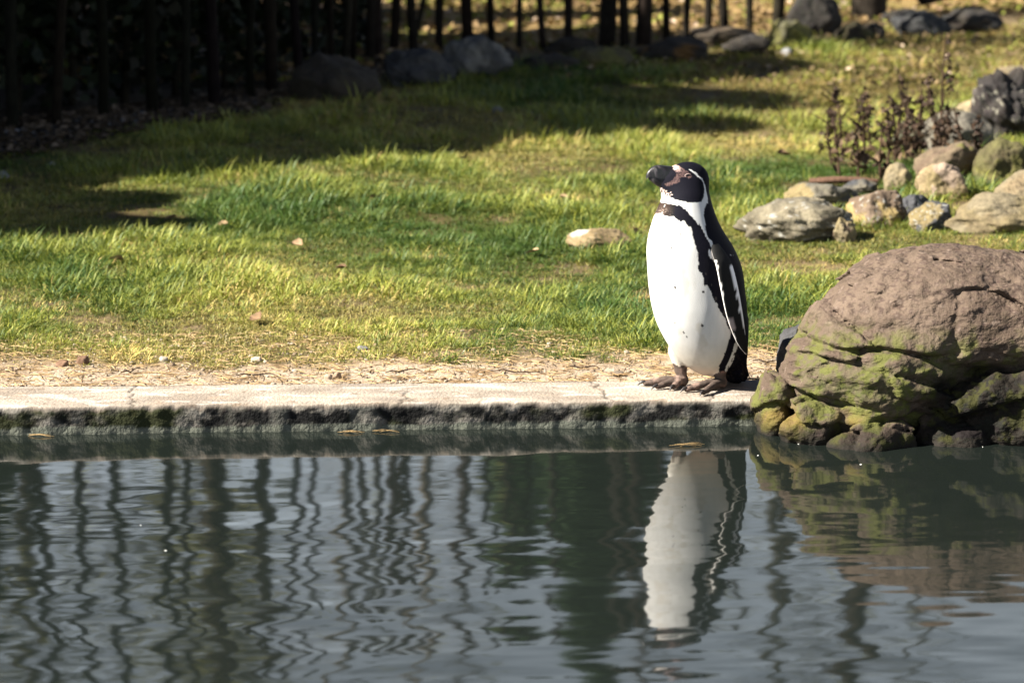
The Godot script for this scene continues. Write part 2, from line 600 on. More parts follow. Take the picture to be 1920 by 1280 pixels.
func make_grass() -> void:
	var r := RandomNumberGenerator.new()
	r.seed = 11
	var lists := [[], [], [], [], [], []]
	# [z from, z to, tufts per square metre, size]
	for zone in [[0.05, -1.3, 3800.0, 0.95], [-1.3, -3.2, 2800.0, 1.1], [-3.2, -6.0, 1700.0, 1.3], [-6.0, -13.0, 750.0, 1.7]]:
		var near: float = 0.1674 * (8.0 - zone[0])
		var wide: float = 0.1674 * (8.0 - zone[1]) + 0.7
		var n := int(zone[2] * (zone[0] - zone[1]) * wide * 2.0)
		for k in n:
			var x := r.randf_range(-wide, wide)
			var z := lerpf(zone[0], zone[1], r.randf())
			if absf(x) > 0.1674 * (8.0 - z) + 0.7:
				continue
			var zz: float = z
			if zz > rim_back(x) - 0.03 or zz < fence_z(x) + (0.45 if x < -0.9 else -0.2):
				continue
			var b := bare(x, zz)
			if k % 2 == 0 and zz - fence_z(x) > 1.0 and r.randf() > (b if rim_back(x) - zz < 0.5 else 0.25 + b * 0.75):
				var tc := mix3(Vector3(0.050, 0.088, 0.014), Vector3(0.27, 0.225, 0.090), ss(0.35, 0.95, straw(x, zz) + r.randf_range(-0.35, 0.35) + 0.35 * b))
				tc = mix3(tc, Vector3(0.13, 0.095, 0.045), ss(-4.8, -7.0, zz) * ss(0.0, 1.2, x) * r.randf())
				var ts_: float = zone[3] * r.randf_range(0.8, 1.25)
				lists[5].append([Transform3D(Basis(Vector3.UP, r.randf() * TAU).scaled(Vector3(ts_, ts_ * r.randf_range(0.6, 1.1), ts_)), Vector3(x + r.randf_range(-0.03, 0.03), land(x, zz) - 0.003, zz)), Color(tc.x, tc.y, tc.z)])
			var thatch := false
			if r.randf() < b * 1.03:
				if rim_back(x) - zz > 0.42 and zz - fence_z(x) > 1.0 and r.randf() < 0.55:
					thatch = true
				elif r.randf() > 0.16 or b > 0.97:
					continue
			var patch := nf.get_noise_2d(x * 110.0, zz * 90.0)
			var dry := straw(x, zz) + r.randf_range(-0.28, 0.28)
			var clump := ss(-0.35, 0.35, patch)
			var sz: float = zone[3] * lerpf(0.40, 1.30, clump) * r.randf_range(0.75, 1.2) * lerpf(1.0, 0.6, b)
			var c: Vector3
			var which := 0
			if dry > 0.77 or thatch:
				c = mix3(Vector3(0.34, 0.25, 0.10), Vector3(0.52, 0.42, 0.22), r.randf())
				c = mix3(c, Vector3(0.17, 0.115, 0.055), ss(-4.5, -7.0, zz) * r.randf_range(0.3, 1.0))
				which = 3 + r.randi() % 2
				sz *= 0.85
			else:
				c = mix3(Vector3(0.038, 0.080, 0.018), Vector3(0.27, 0.28, 0.070), ss(0.2, 0.75, dry) + r.randf_range(-0.3, 0.3))
				which = r.randi() % 3
				if r.randf() < 0.10:
					c = mix3(c, Vector3(0.09, 0.15, 0.08), 0.7)
			var t := Transform3D(Basis(Vector3.UP, r.randf() * TAU).scaled(Vector3(sz, sz * r.randf_range(0.75, 1.1), sz)), Vector3(x, land(x, zz) - 0.004, zz))
			lists[which].append([t, Color(c.x, c.y, c.z)])
	var shapes := [tuft(11, 0.052, 0.0036, 0.024, 1.6, 1, 0.9), tuft(10, 0.066, 0.0033, 0.024, 1.3, 2, 0.8), tuft(13, 0.038, 0.0040, 0.028, 1.9, 3, 1.0), tuft(8, 0.046, 0.0040, 0.030, 2.0, 4, 1.25), tuft(7, 0.060, 0.0034, 0.026, 1.7, 5, 1.1)]
	for k in 3:
		scatter("grass", shapes[k], M.grass, lists[k])
	scatter("short_grass", tuft(16, 0.026, 0.0034, 0.036, 1.5, 9, 0.8), M.grass, lists[5])
	for k in 2:
		scatter("dry_grass", shapes[3 + k], M.straw, lists[3 + k])
	# loose straw and crumbs lying on the bare earth
	var bits := []
	var crumbs := []
	for k in 7000:
		var x := r.randf_range(-1.9, 1.7)
		var d := pow(r.randf(), 1.1) * 0.85 + 0.012
		var z := rim_back(x) - d
		var c := mix3(Vector3(0.42, 0.31, 0.16), Vector3(0.22, 0.14, 0.07), r.randf())
		if k % 2 > 0:
			var s := r.randf_range(0.5, 1.4)
			bits.append([Transform3D(Basis(Vector3.UP, r.randf() * TAU) * Basis(Vector3.RIGHT, r.randf_range(-0.3, 0.3)) * Basis.from_scale(Vector3(s, 1, s)), Vector3(x, land(x, z) + 0.004, z)), Color(c.x, c.y, c.z)])
		else:
			c = mix3(Vector3(0.42, 0.36, 0.29), Vector3(0.16, 0.11, 0.07), r.randf())
			var s := r.randf_range(0.4, 1.0) * (1.6 if r.randf() < 0.07 else 0.8)
			crumbs.append([Transform3D(Basis.from_euler(Vector3(r.randf() * 6, r.randf() * 6, r.randf() * 6)).scaled(Vector3(s, s * 0.7, s)), Vector3(x, land(x, z) + 0.002, z)), Color(c.x, c.y, c.z)])
	var b := Buf.new()
	tube(b, [Vector3(-0.02, 0, 0), Vector3(0, 0.002, 0.003), Vector3(0.022, 0, 0)], [0.0009, 0.0012, 0.0006], 4, Color.WHITE)
	scatter("straw_litter", done(b), M.straw, bits)
	scatter("dirt_crumbs", stone_mesh(Vector3(0.006, 0.005, 0.006), 91, 4, 0.1, [Vector3.ONE, Vector3.ONE]), M.earth_plain, crumbs)
	# pale gravel along the foot of the left fence, in deep shade
	var stones := []
	for k in 1100:
		var x := r.randf_range(-2.7, -0.75)
		var z := fence_z(x) + 0.05 + 0.95 * r.randf() * r.randf() + 0.25 * absf(nz.get_noise_2d(x * 200.0, 1.0))
		var g := r.randf()
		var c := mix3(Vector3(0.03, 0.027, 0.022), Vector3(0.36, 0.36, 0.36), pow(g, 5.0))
		var s := r.randf_range(0.5, 1.6)
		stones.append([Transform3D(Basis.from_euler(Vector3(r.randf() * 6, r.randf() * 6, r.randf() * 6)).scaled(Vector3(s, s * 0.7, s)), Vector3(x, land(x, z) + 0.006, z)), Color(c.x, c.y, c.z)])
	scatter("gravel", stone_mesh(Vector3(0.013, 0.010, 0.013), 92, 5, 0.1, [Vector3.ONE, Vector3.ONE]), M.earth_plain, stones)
	var dim := []
	for k in 2600:
		var x := r.randf_range(-3.0, -0.6)
		var z := fence_z(x) + r.randf_range(-0.3, 1.25)
		var c := mix3(Vector3(0.035, 0.025, 0.016), Vector3(0.13, 0.10, 0.075), pow(r.randf(), 3.0))
		var s := r.randf_range(0.4, 1.0)
		dim.append([Transform3D(Basis.from_euler(Vector3(r.randf_range(-0.6, 0.6), r.randf() * 6, r.randf_range(-0.6, 0.6))).scaled(Vector3(s, s, s)), Vector3(x, land(x, z) + 0.014, z)), Color(c.x, c.y, c.z)])
	scatter("fallen_leaves", leaf_mesh(0.05, 6), M.leaf, dim)
	# leaf litter on the woodland floor beyond the fence
	var lit := []
	for k in 17000:
		var z := -8.0 - 15.0 * pow(r.randf(), 1.2)
		var x := r.randf_range(-1.0, 1.0) * (0.1674 * (8.0 - z) + 0.5)
		var off := z - fence_z(x)
		if off > 0.5 and not (x > 0.2 and z < -4.5 and r.randf() < 0.8):
			continue
		var c := mix3(Vector3(0.26, 0.175, 0.075), Vector3(0.12, 0.075, 0.04), r.randf())
		if off > 0.3:
			c = mix3(c, Vector3(0.13, 0.10, 0.055), 0.6)
		if r.randf() < 0.25:
			c = Vector3(0.16, 0.17, 0.03)
		if r.randf() < 0.05:
			c = Vector3(0.40, 0.31, 0.23)
		var s := r.randf_range(0.5, 1.4) * (0.65 if off > 0.3 else 1.0)
		lit.append([Transform3D(Basis.from_euler(Vector3(r.randf_range(-0.7, 0.7), r.randf() * 6, r.randf_range(-0.7, 0.7))).scaled(Vector3(s, s, s)), Vector3(x, land(x, z) + 0.02, z)), Color(c.x, c.y, c.z)])
	scatter("leaf_litter", leaf_mesh(0.05, 5), M.leaf, lit)

func leaf_mesh(len_: float, sd: int, tint := Vector3.ONE) -> ArrayMesh:
	var r := RandomNumberGenerator.new()
	r.seed = sd
	var curl := r.randf_range(0.5, 1.3)
	var twist := r.randf_range(-0.6, 0.6)
	return grid(5, 8, func(i, j):
		var u: float = j / 7.0
		var s: float = (i - 2) / 2.0
		var w := 0.34 * sin(PI * pow(u, 0.8)) + 0.02 + 0.03 * sin(u * 22.0 + s)
		var p := Vector3(s * w, curl * 0.35 * s * s * w * 2.0 + 0.18 * curl * (u - 0.5) * (u - 0.5) * 2.0, u - 0.5)
		p = p.rotated(Vector3(0, 0, 1), twist * (u - 0.5))
		var k: float = 1.15 if absf(s) < 0.1 else 0.85 + 0.15 * sin(u * 9.0 + s * 4.0)
		return [p * len_, Color(k * tint.x, k * tint.y, k * tint.z)])

# ---------- stones ----------
func facets(sd: int, n: int) -> Array:
	var r := RandomNumberGenerator.new()
	r.seed = sd
	var o := []
	for k in n:
		var d := Vector3(r.randfn(), r.randfn(), r.randfn()).normalized()
		o.append([d, r.randf_range(0.72, 1.0)])
	return o

# a stone of half-size s: a rounded polyhedron with rough faces; cols = [main, second, third (patches), fourth (crust)]
func stone_mesh(s: Vector3, sd: int, n: int, rough: float, cols: Array, opts := {}) -> ArrayMesh:
	var fs := facets(sd, opts.get("faces", 12))
	var b := Buf.new()
	var keyed := {}
	var off := Vector3(sd * 13.7, sd * 7.1, sd * 3.3)
	var size := s.length()
	for face in 6:
		var ax := face / 2
		var sg := 1.0 if face % 2 == 0 else -1.0
		var ids := PackedInt32Array()
		for j in n + 1:
			for i in n + 1:
				var u := tan((2.0 * i / n - 1.0) * PI / 4.0)
				var w := tan((2.0 * j / n - 1.0) * PI / 4.0)
				var d := Vector3.ZERO
				d[ax] = sg
				d[(ax + 1) % 3] = u
				d[(ax + 2) % 3] = w
				d = d.normalized()
				var key := Vector3i((d * 4096.0).round())
				if keyed.has(key):
					ids.append(keyed[key])
					continue
				var acc := 0.0
				for f in fs:
					var q: float = d.dot(f[0])
					if q > 0.05:
						acc += pow(q / f[1], 26.0)
				var rad := pow(maxf(acc, 0.12), -1.0 / 26.0)
				var q2 := d * 100.0
				rad *= 1.0 + rough * (nf.get_noise_3dv(q2 * 1.5 + off) * 1.7 + 0.5 * nr.get_noise_3dv(q2 * 2.0 + off) - 0.1) + rough * 0.5 * nf.get_noise_3dv(q2 * 6.0 - off)
				var p := d * rad * s
				var c: Vector3 = cols[0]
				if cols.size() > 1:
					c = mix3(c, cols[1], 0.5 + 1.2 * nf.get_noise_3dv(p / size * 130.0 + off))
				if cols.size() > 2:
					c = mix3(c, cols[2], ss(0.02, 0.2, nf.get_noise_3dv(p / size * 90.0 - off) + opts.get("third", 0.0) + opts.get("third_x", 0.0) * d.x + opts.get("third_y", 0.0) * d.y))
				if cols.size() > 3:
					c = mix3(c, cols[3], ss(0.34, 0.42, nf.get_noise_3dv(p / size * 700.0 + off * 2.0)))
				var g := 0.74 + 0.28 * nf.get_noise_3dv(p / size * 900.0 + off)
				c *= g
				keyed[key] = b.v.size()
				ids.append(b.v.size())
				b.v.append(p)
				b.c.append(Color(c.x, c.y, c.z))
		for j in n:
			for i in n:
				var a := j * (n + 1) + i
				var q := [ids[a], ids[a + 1], ids[a + n + 1], ids[a + n + 2]]
				if sg > 0.0:
					b.i.append_array([q[0], q[2], q[1], q[1], q[2], q[3]])
				else:
					b.i.append_array([q[0], q[1], q[2], q[1], q[3], q[2]])
	return done(b)

func stone(called: String, label: String, x: float, z: float, w: float, h: float, deep: float, sd: int, cols: Array, group := "", opts := {}) -> MeshInstance3D:
	var up: float = opts.get("up", 0.31)     # how far the middle stands above the ground, in heights
	var m := stone_mesh(Vector3(w * 0.53, h * 0.68, deep * 0.53), sd, opts.get("n", 22), opts.get("rough", 0.10), cols, opts)
	var o := put(called, m, opts.get("mat", M.rock))
	o.position = Vector3(x, land(x, z) + h * up + opts.get("lift", 0.0), z - deep * 0.35)
	o.rotation = opts.get("rot", Vector3.ZERO)
	tag(o, label, opts.get("cat", "stone"), group)
	return o

# ---------- the big boulder ----------
func boulder_d(p: Vector3) -> float:
	var a := ell(p, Vector3(1.165, 0.275, 0.05), Vector3(0.365, 0.197, 0.32))
	var a2 := ell(p, Vector3(1.42, 0.245, 0.05), Vector3(0.34, 0.18, 0.32))
	var b := ell(p, Vector3(0.935, 0.105, 0.15), Vector3(0.225, 0.16, 0.232))
	var c := ell(p, Vector3(1.33, 0.08, -0.06), Vector3(0.50, 0.27, 0.325))
	var d := smin(smin(a, a2, 0.07), c, 0.05)
	d = smin(d, ell(p, Vector3(0.985, 0.205, 0.13), Vector3(0.215, 0.13, 0.24)), 0.10)
	d = smin(d, b, 0.08)
	d = -smin(-d, ell(p, Vector3(1.07, 0.04, 0.42), Vector3(0.11, 0.09, 0.14)), 0.03)
	if absf(d) > 0.12:
		return d
	var q := p * 100.0
	# the crack between the cap and the lower bulge
	var y0 := 0.232 - 0.10 * (p.x - 0.85) * ss(0.95, 1.25, p.x) + 0.028 * nz.get_noise_2d(p.x * 320.0, 3.0)
	var w := 0.009 + 0.016 * ss(0.98, 1.25, p.x)
	var crack := exp(-pow((p.y - y0) / w, 2.0)) * ss(0.74, 0.86, p.x + 0.05 * nz.get_noise_2d(p.x * 500.0, p.y * 500.0)) * ss(0.02, 0.14, p.z)
	d += 0.020 * crack
	# layered blocks: each stands out by its own amount, with open joints between them
	var wq := q + Vector3(nz.get_noise_3d(q.x * 4.0, q.y * 4.0, q.z * 4.0), nz.get_noise_3d(q.x * 3.0 + 70.0, q.y * 3.0, q.z * 3.0) * 0.8 + 0.18 * (q.x - 110.0) * 0.1, nz.get_noise_3d(q.x * 4.0, q.y * 4.0 + 50.0, q.z * 4.0)) * 5.0
	wq.y += 0.10 * (q.x - 110.0) - 0.22 * q.z * ss(25.0, 40.0, q.y)
	var lq := Vector3(wq.x * 2.5, wq.y * 14.0, wq.z * 2.5)
	d += 0.016 * nc.get_noise_3dv(lq)
	var joint := nd.get_noise_3dv(lq) + 1.0
	d += 0.010 * exp(-joint * joint / 0.009) * ss(-0.15, 0.25, nz.get_noise_3d(q.x * 6.0, q.y * 6.0, q.z * 6.0))
	d += 0.018 * nf.get_noise_3d(q.x * 3.2, q.y * 4.5, q.z * 3.2)
	d += 0.009 * nf.get_noise_3d(q.x * 16.0, q.y * 26.0, q.z * 16.0)
	d -= 0.010 * nr.get_noise_3d(q.x * 6.0, q.y * 12.0, q.z * 6.0) * ss(0.30, 0.2, p.y)
	# hollows low on the left face
	d += 0.05 * exp(-((p - Vector3(0.845, 0.095, 0.37)) * Vector3(1.0, 0.8, 1.0)).length_squared() / 0.0011)
	d += 0.045 * exp(-((p - Vector3(0.945, 0.045, 0.39)) * Vector3(1.0, 1.2, 1.0)).length_squared() / 0.0009)
	return d * 0.9

func rock_colour(p: Vector3, n: Vector3, moss_bias: float) -> Vector3:
	var q := p * 100.0
	var n1 := nf.get_noise_3dv(q * 3.5)
	var n2 := nf.get_noise_3dv(q * 14.0)
	var n3 := nf.get_noise_3dv(q * 40.0)
	var c := mix3(Vector3(0.112, 0.079, 0.058), Vector3(0.205, 0.150, 0.113), 0.5 + 0.9 * n1 + 0.4 * n2)
	c = mix3(c, Vector3(0.085, 0.056, 0.045), ss(0.02, 0.32, n3 + 0.3 * n2) * 0.9)
	c = mix3(c, Vector3(0.22, 0.165, 0.13), ss(0.30, 0.5, n3))
	# green film and moss on the lower half, thick along the crack
	var zone := ss(0.33, 0.22, p.y + 0.05 * n1) * ss(1.55, 1.0, p.x + 0.3 * n1)
	var film := zone * ss(-0.28, 0.12, n1 * 0.8 + n2 * 0.7 + moss_bias)
	c = mix3(c, Vector3(0.115, 0.105, 0.052), film * 0.75)
	c = mix3(c, Vector3(0.135, 0.142, 0.034), film * ss(0.0, 0.28, n2 + 1.0 * n3 + 0.10 * n.y + moss_bias * 0.5) * 0.9)
	c = mix3(c, Vector3(0.07, 0.085, 0.02), film * ss(0.12, 0.3, -n2 + 0.3 * n3) * 0.7)
	# dark wet stone near the water; right of the bulge, shade painted under the cap
	var shade_and_wet := maxf(ss(0.215, 0.165, p.y + 0.06 * n1) * ss(0.99, 1.09, p.x + 0.1 * n1 + 0.35 * (0.1 - p.y)), ss(0.07, 0.025, p.y + 0.03 * n1) * 0.8)
	c = mix3(c, Vector3(0.009, 0.0075, 0.006), shade_and_wet * 0.95)
	c = mix3(c, Vector3(0.06, 0.062, 0.014), shade_and_wet * ss(0.10, 0.3, n2 + 0.5 * n3) * 0.6)
	var ochre := ss(0.11, 0.06, p.y + 0.03 * n2) * ss(-0.1, 0.2, n1) * (1.0 - shade_and_wet)
	c = mix3(c, Vector3(0.20, 0.13, 0.035), ochre * 0.7)
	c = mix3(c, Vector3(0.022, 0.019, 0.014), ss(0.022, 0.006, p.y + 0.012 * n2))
	return c

func painted(parts: Array, colour: Callable) -> ArrayMesh:
	var v: PackedVector3Array = parts[0]
	var n := normals_of(v, parts[1])
	var c := PackedColorArray()
	c.resize(v.size())
	for k in v.size():
		var q: Vector3 = colour.call(v[k], n[k])
		c[k] = Color(q.x, q.y, q.z)
	return to_mesh(v, parts[1], c, n)

func make_boulder() -> void:
	var parts := nets(boulder_d, Vector3(0.62, -0.08, -0.35), Vector3(1.82, 0.52, 0.44), 0.0056)
	var m := painted(parts, func(p, n): return rock_colour(p, n, 0.05))
	tag(put("boulder", m, M.boulder), "big rounded brown sandstone boulder with mossy cracked lower face at the water's edge", "boulder")
	for s in [
		[Vector3(0.685, 0.045, 0.185), Vector3(0.05, 0.095, 0.075), 0.15, "slim moss-covered stone wedged between the pool kerb and the big boulder", 31],
		[Vector3(0.775, 0.010, 0.315), Vector3(0.085, 0.080, 0.075), 0.16, "yellow-green mossy stone at the boulder's left foot in the water", 32],
		[Vector3(0.905, -0.012, 0.365), Vector3(0.11, 0.070, 0.07), 0.02, "ochre stained stone under the front of the big boulder, half in water", 33],
		[Vector3(1.32, 0.030, 0.285), Vector3(0.185, 0.125, 0.105), -0.05, "dark moss-speckled block under the boulder's right overhang", 34],
		[Vector3(1.13, 0.0, 0.30), Vector3(0.11, 0.06, 0.07), -0.1, "low soaked stone painted black with shade in the dark hollow under the boulder", 35]]:
		var c0: Vector3 = s[0]
		var h: Vector3 = s[1]
		var fs := facets(s[4], 10)
		var field := func(p):
			var e: Vector3 = (p - c0) / h
			var acc := 0.0
			var dir := e.normalized()
			for f in fs:
				var qq: float = dir.dot(f[0])
				if qq > 0.05:
					acc += pow(qq / (f[1] + 0.08), 10.0)
			var rad := pow(maxf(acc, 0.25), -0.1)
			var d: float = (e.length() - rad) * minf(h.x, minf(h.y, h.z)) * 0.8
			if absf(d) > 0.06:
				return d
			var q: Vector3 = p * 100.0
			var am := minf(h.x, h.z) / 0.075
			var lq: Vector3 = q * Vector3(5.0, 9.0, 5.0) * (0.5 if h.x > 0.15 else 1.0)
			d += am * (0.012 * nc.get_noise_3dv(lq) + 0.006 * exp(-pow(nd.get_noise_3dv(lq) + 1.0, 2.0) / 0.012))
			return d + am * (0.010 * nf.get_noise_3dv(q * 5.0) + 0.008 * nf.get_noise_3dv(q * 18.0) - 0.005 * nr.get_noise_3dv(q * 7.0))
		var pp := nets(field, c0 - h * 1.35, c0 + h * 1.35, 0.0052)
		var mb: float = s[2]
		var mm := painted(pp, func(p, n): return rock_colour(p, n, mb))
		tag(put("mossy_stone", mm, M.boulder), s[3], "stone", "stones around the foot of the boulder")

# ---------- stone heaps ----------
func make_stones() -> void:
	var grey := Vector3(0.18, 0.16, 0.12)
	var tan_ := Vector3(0.24, 0.20, 0.13)
	var yel := Vector3(0.26, 0.205, 0.105)
	var brn := Vector3(0.17, 0.12, 0.085)
	var slate := Vector3(0.075, 0.078, 0.085)
	var moss := Vector3(0.16, 0.15, 0.05)
	var wht := Vector3(0.42, 0.41, 0.37)
	var g := "stones of the low heap at the right of the lawn"
	var list := [
		["broad flat pale grey slab lying in the grass at the heap's left front", 1.00, -2.66, 0.39, 0.135, 0.26, [grey, Vector3(0.30, 0.26, 0.18), Vector3(0.16, 0.14, 0.10), wht], {"third": -0.1}],
		["grey slab with a yellow left end behind the pale flat slab", 1.17, -3.40, 0.26, 0.10, 0.22, [Vector3(0.13, 0.125, 0.11), grey, yel], {"third": -0.2, "third_x": -0.5}],
		["small dark blue-grey stone beside the reddish bark piece", 1.36, -3.72, 0.13, 0.055, 0.12, [slate, grey], {}],
		["brown stone with a yellow lower face in the middle of the heap's front", 1.34, -2.97, 0.215, 0.14, 0.20, [brn, Vector3(0.22, 0.165, 0.12), Vector3(0.36, 0.27, 0.12), wht], {"third": -0.12, "third_y": -0.35}],
		["dark slate lump leaning on the brown and yellow stone", 1.48, -3.16, 0.12, 0.085, 0.12, [slate, Vector3(0.12, 0.12, 0.13), wht], {"third": -0.22}],
		["small yellowish stone between the pale slab and the brown stone", 1.165, -2.62, 0.08, 0.085, 0.08, [yel, tan_, brn], {"third": -0.2}],
		["small stone half yellow and half dark slate, nearest the boulder's top", 1.51, -2.85, 0.15, 0.105, 0.13, [slate, Vector3(0.10, 0.10, 0.11), yel, wht], {"third": -0.05, "third_x": -0.5}],
		["long ochre-grey slab with a dark hole at the right edge", 1.75, -2.80, 0.36, 0.12, 0.24, [Vector3(0.26, 0.21, 0.115), Vector3(0.19, 0.15, 0.09), tan_], {}],
		["rounded tan stone resting behind the long ochre-grey slab", 1.91, -3.25, 0.21, 0.13, 0.2, [tan_, Vector3(0.25, 0.19, 0.115)], {}],
		["bright yellow-pink pointed stone standing in the heap's middle", 1.64, -3.50, 0.185, 0.13, 0.14, [Vector3(0.36, 0.275, 0.165), yel, Vector3(0.38, 0.29, 0.22)], {"faces": 9}],
		["upright tan stone at the left of the bright pointed one", 1.50, -3.75, 0.11, 0.105, 0.11, [Vector3(0.30, 0.24, 0.14), tan_], {"faces": 9}],
		["brown slab sloping up to the right behind the bright pointed stone", 1.71, -3.95, 0.26, 0.15, 0.22, [Vector3(0.20, 0.155, 0.10), brn, moss], {"rot": Vector3(0, 0.2, 0.35), "third": -0.15}],
		["dark moss-grown stone at the right edge under the black rock", 1.94, -3.85, 0.22, 0.17, 0.2, [Vector3(0.09, 0.075, 0.04), Vector3(0.13, 0.12, 0.05), moss], {}],
		["large smooth grey stone in the upper part of the heap", 1.93, -5.14, 0.30, 0.165, 0.26, [Vector3(0.17, 0.155, 0.13), Vector3(0.21, 0.19, 0.15)], {"rough": 0.05}],
		["olive rounded stone above the large smooth grey one", 1.98, -5.75, 0.22, 0.12, 0.2, [Vector3(0.19, 0.165, 0.09), Vector3(0.15, 0.13, 0.08)], {"rough": 0.06}],
		["dark greenish stone left of the large smooth grey one, among dead stalks", 1.76, -5.30, 0.16, 0.12, 0.15, [Vector3(0.085, 0.085, 0.06), Vector3(0.11, 0.11, 0.07)], {}],
		["pale sunlit tan stone at the back under the black rock's left side", 2.16, -6.30, 0.17, 0.10, 0.16, [Vector3(0.46, 0.36, 0.21), tan_], {}],
		["jagged black rock with pale lichen at the top right of the heap", 2.22, -5.55, 0.29, 0.27, 0.26, [Vector3(0.035, 0.032, 0.032), Vector3(0.06, 0.05, 0.045), Vector3(0.14, 0.12, 0.11), Vector3(0.33, 0.31, 0.25)], {"rough": 0.2, "third": -0.12}],
		["tan stone behind the black rock at the heap's far end", 2.63, -7.75, 0.24, 0.115, 0.2, [tan_, Vector3(0.27, 0.2, 0.12)], {}]]
	var sd := 100
	for s in list:
		sd += 1
		var o: Dictionary = s[7].duplicate()
		o["n"] = 24
		stone("stone", s[0], s[1], s[2], s[3], s[4], s[5], sd, s[6], g, o)
	stone("flat_stone", "single flat pale stone lying in the lawn left of the penguin", 0.31, -2.58, 0.205, 0.075, 0.14, 201, [Vector3(0.33, 0.25, 0.14), Vector3(0.26, 0.19, 0.10), Vector3(0.62, 0.58, 0.5)], "", {"third": -0.15, "third_x": -0.5, "rot": Vector3(0, 0.1, -0.1)})
	stone("slate_stone", "smooth dark grey stone behind the boulder's left shoulder, in the penguin's shadow", 0.850, -0.20, 0.22, 0.19, 0.16, 203, [Vector3(0.06, 0.06, 0.064), Vector3(0.085, 0.085, 0.09)], "", {"rough": 0.06, "up": 0.22})
	# the row of boulders in front of the fence
	var bg := "dark boulders in a row at the foot of the fence"
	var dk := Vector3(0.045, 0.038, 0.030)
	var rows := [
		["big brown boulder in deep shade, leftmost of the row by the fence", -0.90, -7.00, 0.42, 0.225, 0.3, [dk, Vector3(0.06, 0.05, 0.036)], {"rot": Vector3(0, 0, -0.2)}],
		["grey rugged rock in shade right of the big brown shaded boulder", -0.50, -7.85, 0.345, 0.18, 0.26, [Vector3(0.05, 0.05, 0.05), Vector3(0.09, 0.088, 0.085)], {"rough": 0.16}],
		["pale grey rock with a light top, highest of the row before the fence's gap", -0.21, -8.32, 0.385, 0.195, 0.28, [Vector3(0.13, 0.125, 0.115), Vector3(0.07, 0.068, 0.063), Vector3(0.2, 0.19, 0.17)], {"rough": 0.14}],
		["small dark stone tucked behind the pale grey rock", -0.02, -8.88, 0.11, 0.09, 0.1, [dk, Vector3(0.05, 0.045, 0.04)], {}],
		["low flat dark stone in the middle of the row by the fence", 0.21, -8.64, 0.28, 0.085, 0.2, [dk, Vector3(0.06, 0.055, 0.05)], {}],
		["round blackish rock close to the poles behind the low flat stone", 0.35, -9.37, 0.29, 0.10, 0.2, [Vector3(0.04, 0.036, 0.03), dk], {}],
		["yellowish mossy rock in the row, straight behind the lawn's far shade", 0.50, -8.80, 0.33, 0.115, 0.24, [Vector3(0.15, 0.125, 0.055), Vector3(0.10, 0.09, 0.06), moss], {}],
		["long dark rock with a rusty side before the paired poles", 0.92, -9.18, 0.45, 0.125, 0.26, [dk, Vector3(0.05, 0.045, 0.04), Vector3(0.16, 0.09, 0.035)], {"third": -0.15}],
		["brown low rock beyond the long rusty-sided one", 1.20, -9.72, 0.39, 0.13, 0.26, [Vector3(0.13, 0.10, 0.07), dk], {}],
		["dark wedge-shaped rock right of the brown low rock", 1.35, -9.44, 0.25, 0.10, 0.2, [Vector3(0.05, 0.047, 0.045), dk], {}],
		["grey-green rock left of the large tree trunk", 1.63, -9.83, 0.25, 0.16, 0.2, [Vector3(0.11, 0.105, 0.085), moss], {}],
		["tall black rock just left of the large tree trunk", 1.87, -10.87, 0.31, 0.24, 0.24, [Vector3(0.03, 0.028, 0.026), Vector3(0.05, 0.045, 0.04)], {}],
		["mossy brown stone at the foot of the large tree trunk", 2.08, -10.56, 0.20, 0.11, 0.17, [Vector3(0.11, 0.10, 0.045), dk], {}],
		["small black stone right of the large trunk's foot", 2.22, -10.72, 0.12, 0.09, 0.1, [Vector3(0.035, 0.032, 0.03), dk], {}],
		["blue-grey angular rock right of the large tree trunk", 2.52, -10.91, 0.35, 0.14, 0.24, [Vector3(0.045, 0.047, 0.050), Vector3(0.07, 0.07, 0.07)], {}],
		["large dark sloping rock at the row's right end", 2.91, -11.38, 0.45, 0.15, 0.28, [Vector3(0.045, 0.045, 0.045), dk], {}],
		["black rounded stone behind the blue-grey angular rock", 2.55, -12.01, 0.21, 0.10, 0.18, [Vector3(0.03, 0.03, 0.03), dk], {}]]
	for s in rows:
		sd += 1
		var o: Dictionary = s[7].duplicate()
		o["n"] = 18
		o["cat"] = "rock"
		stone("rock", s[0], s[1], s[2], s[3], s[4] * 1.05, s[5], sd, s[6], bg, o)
	# single pebbles on the bare strip by the kerb
	var peb := "pebbles on the bare strip behind the kerb"
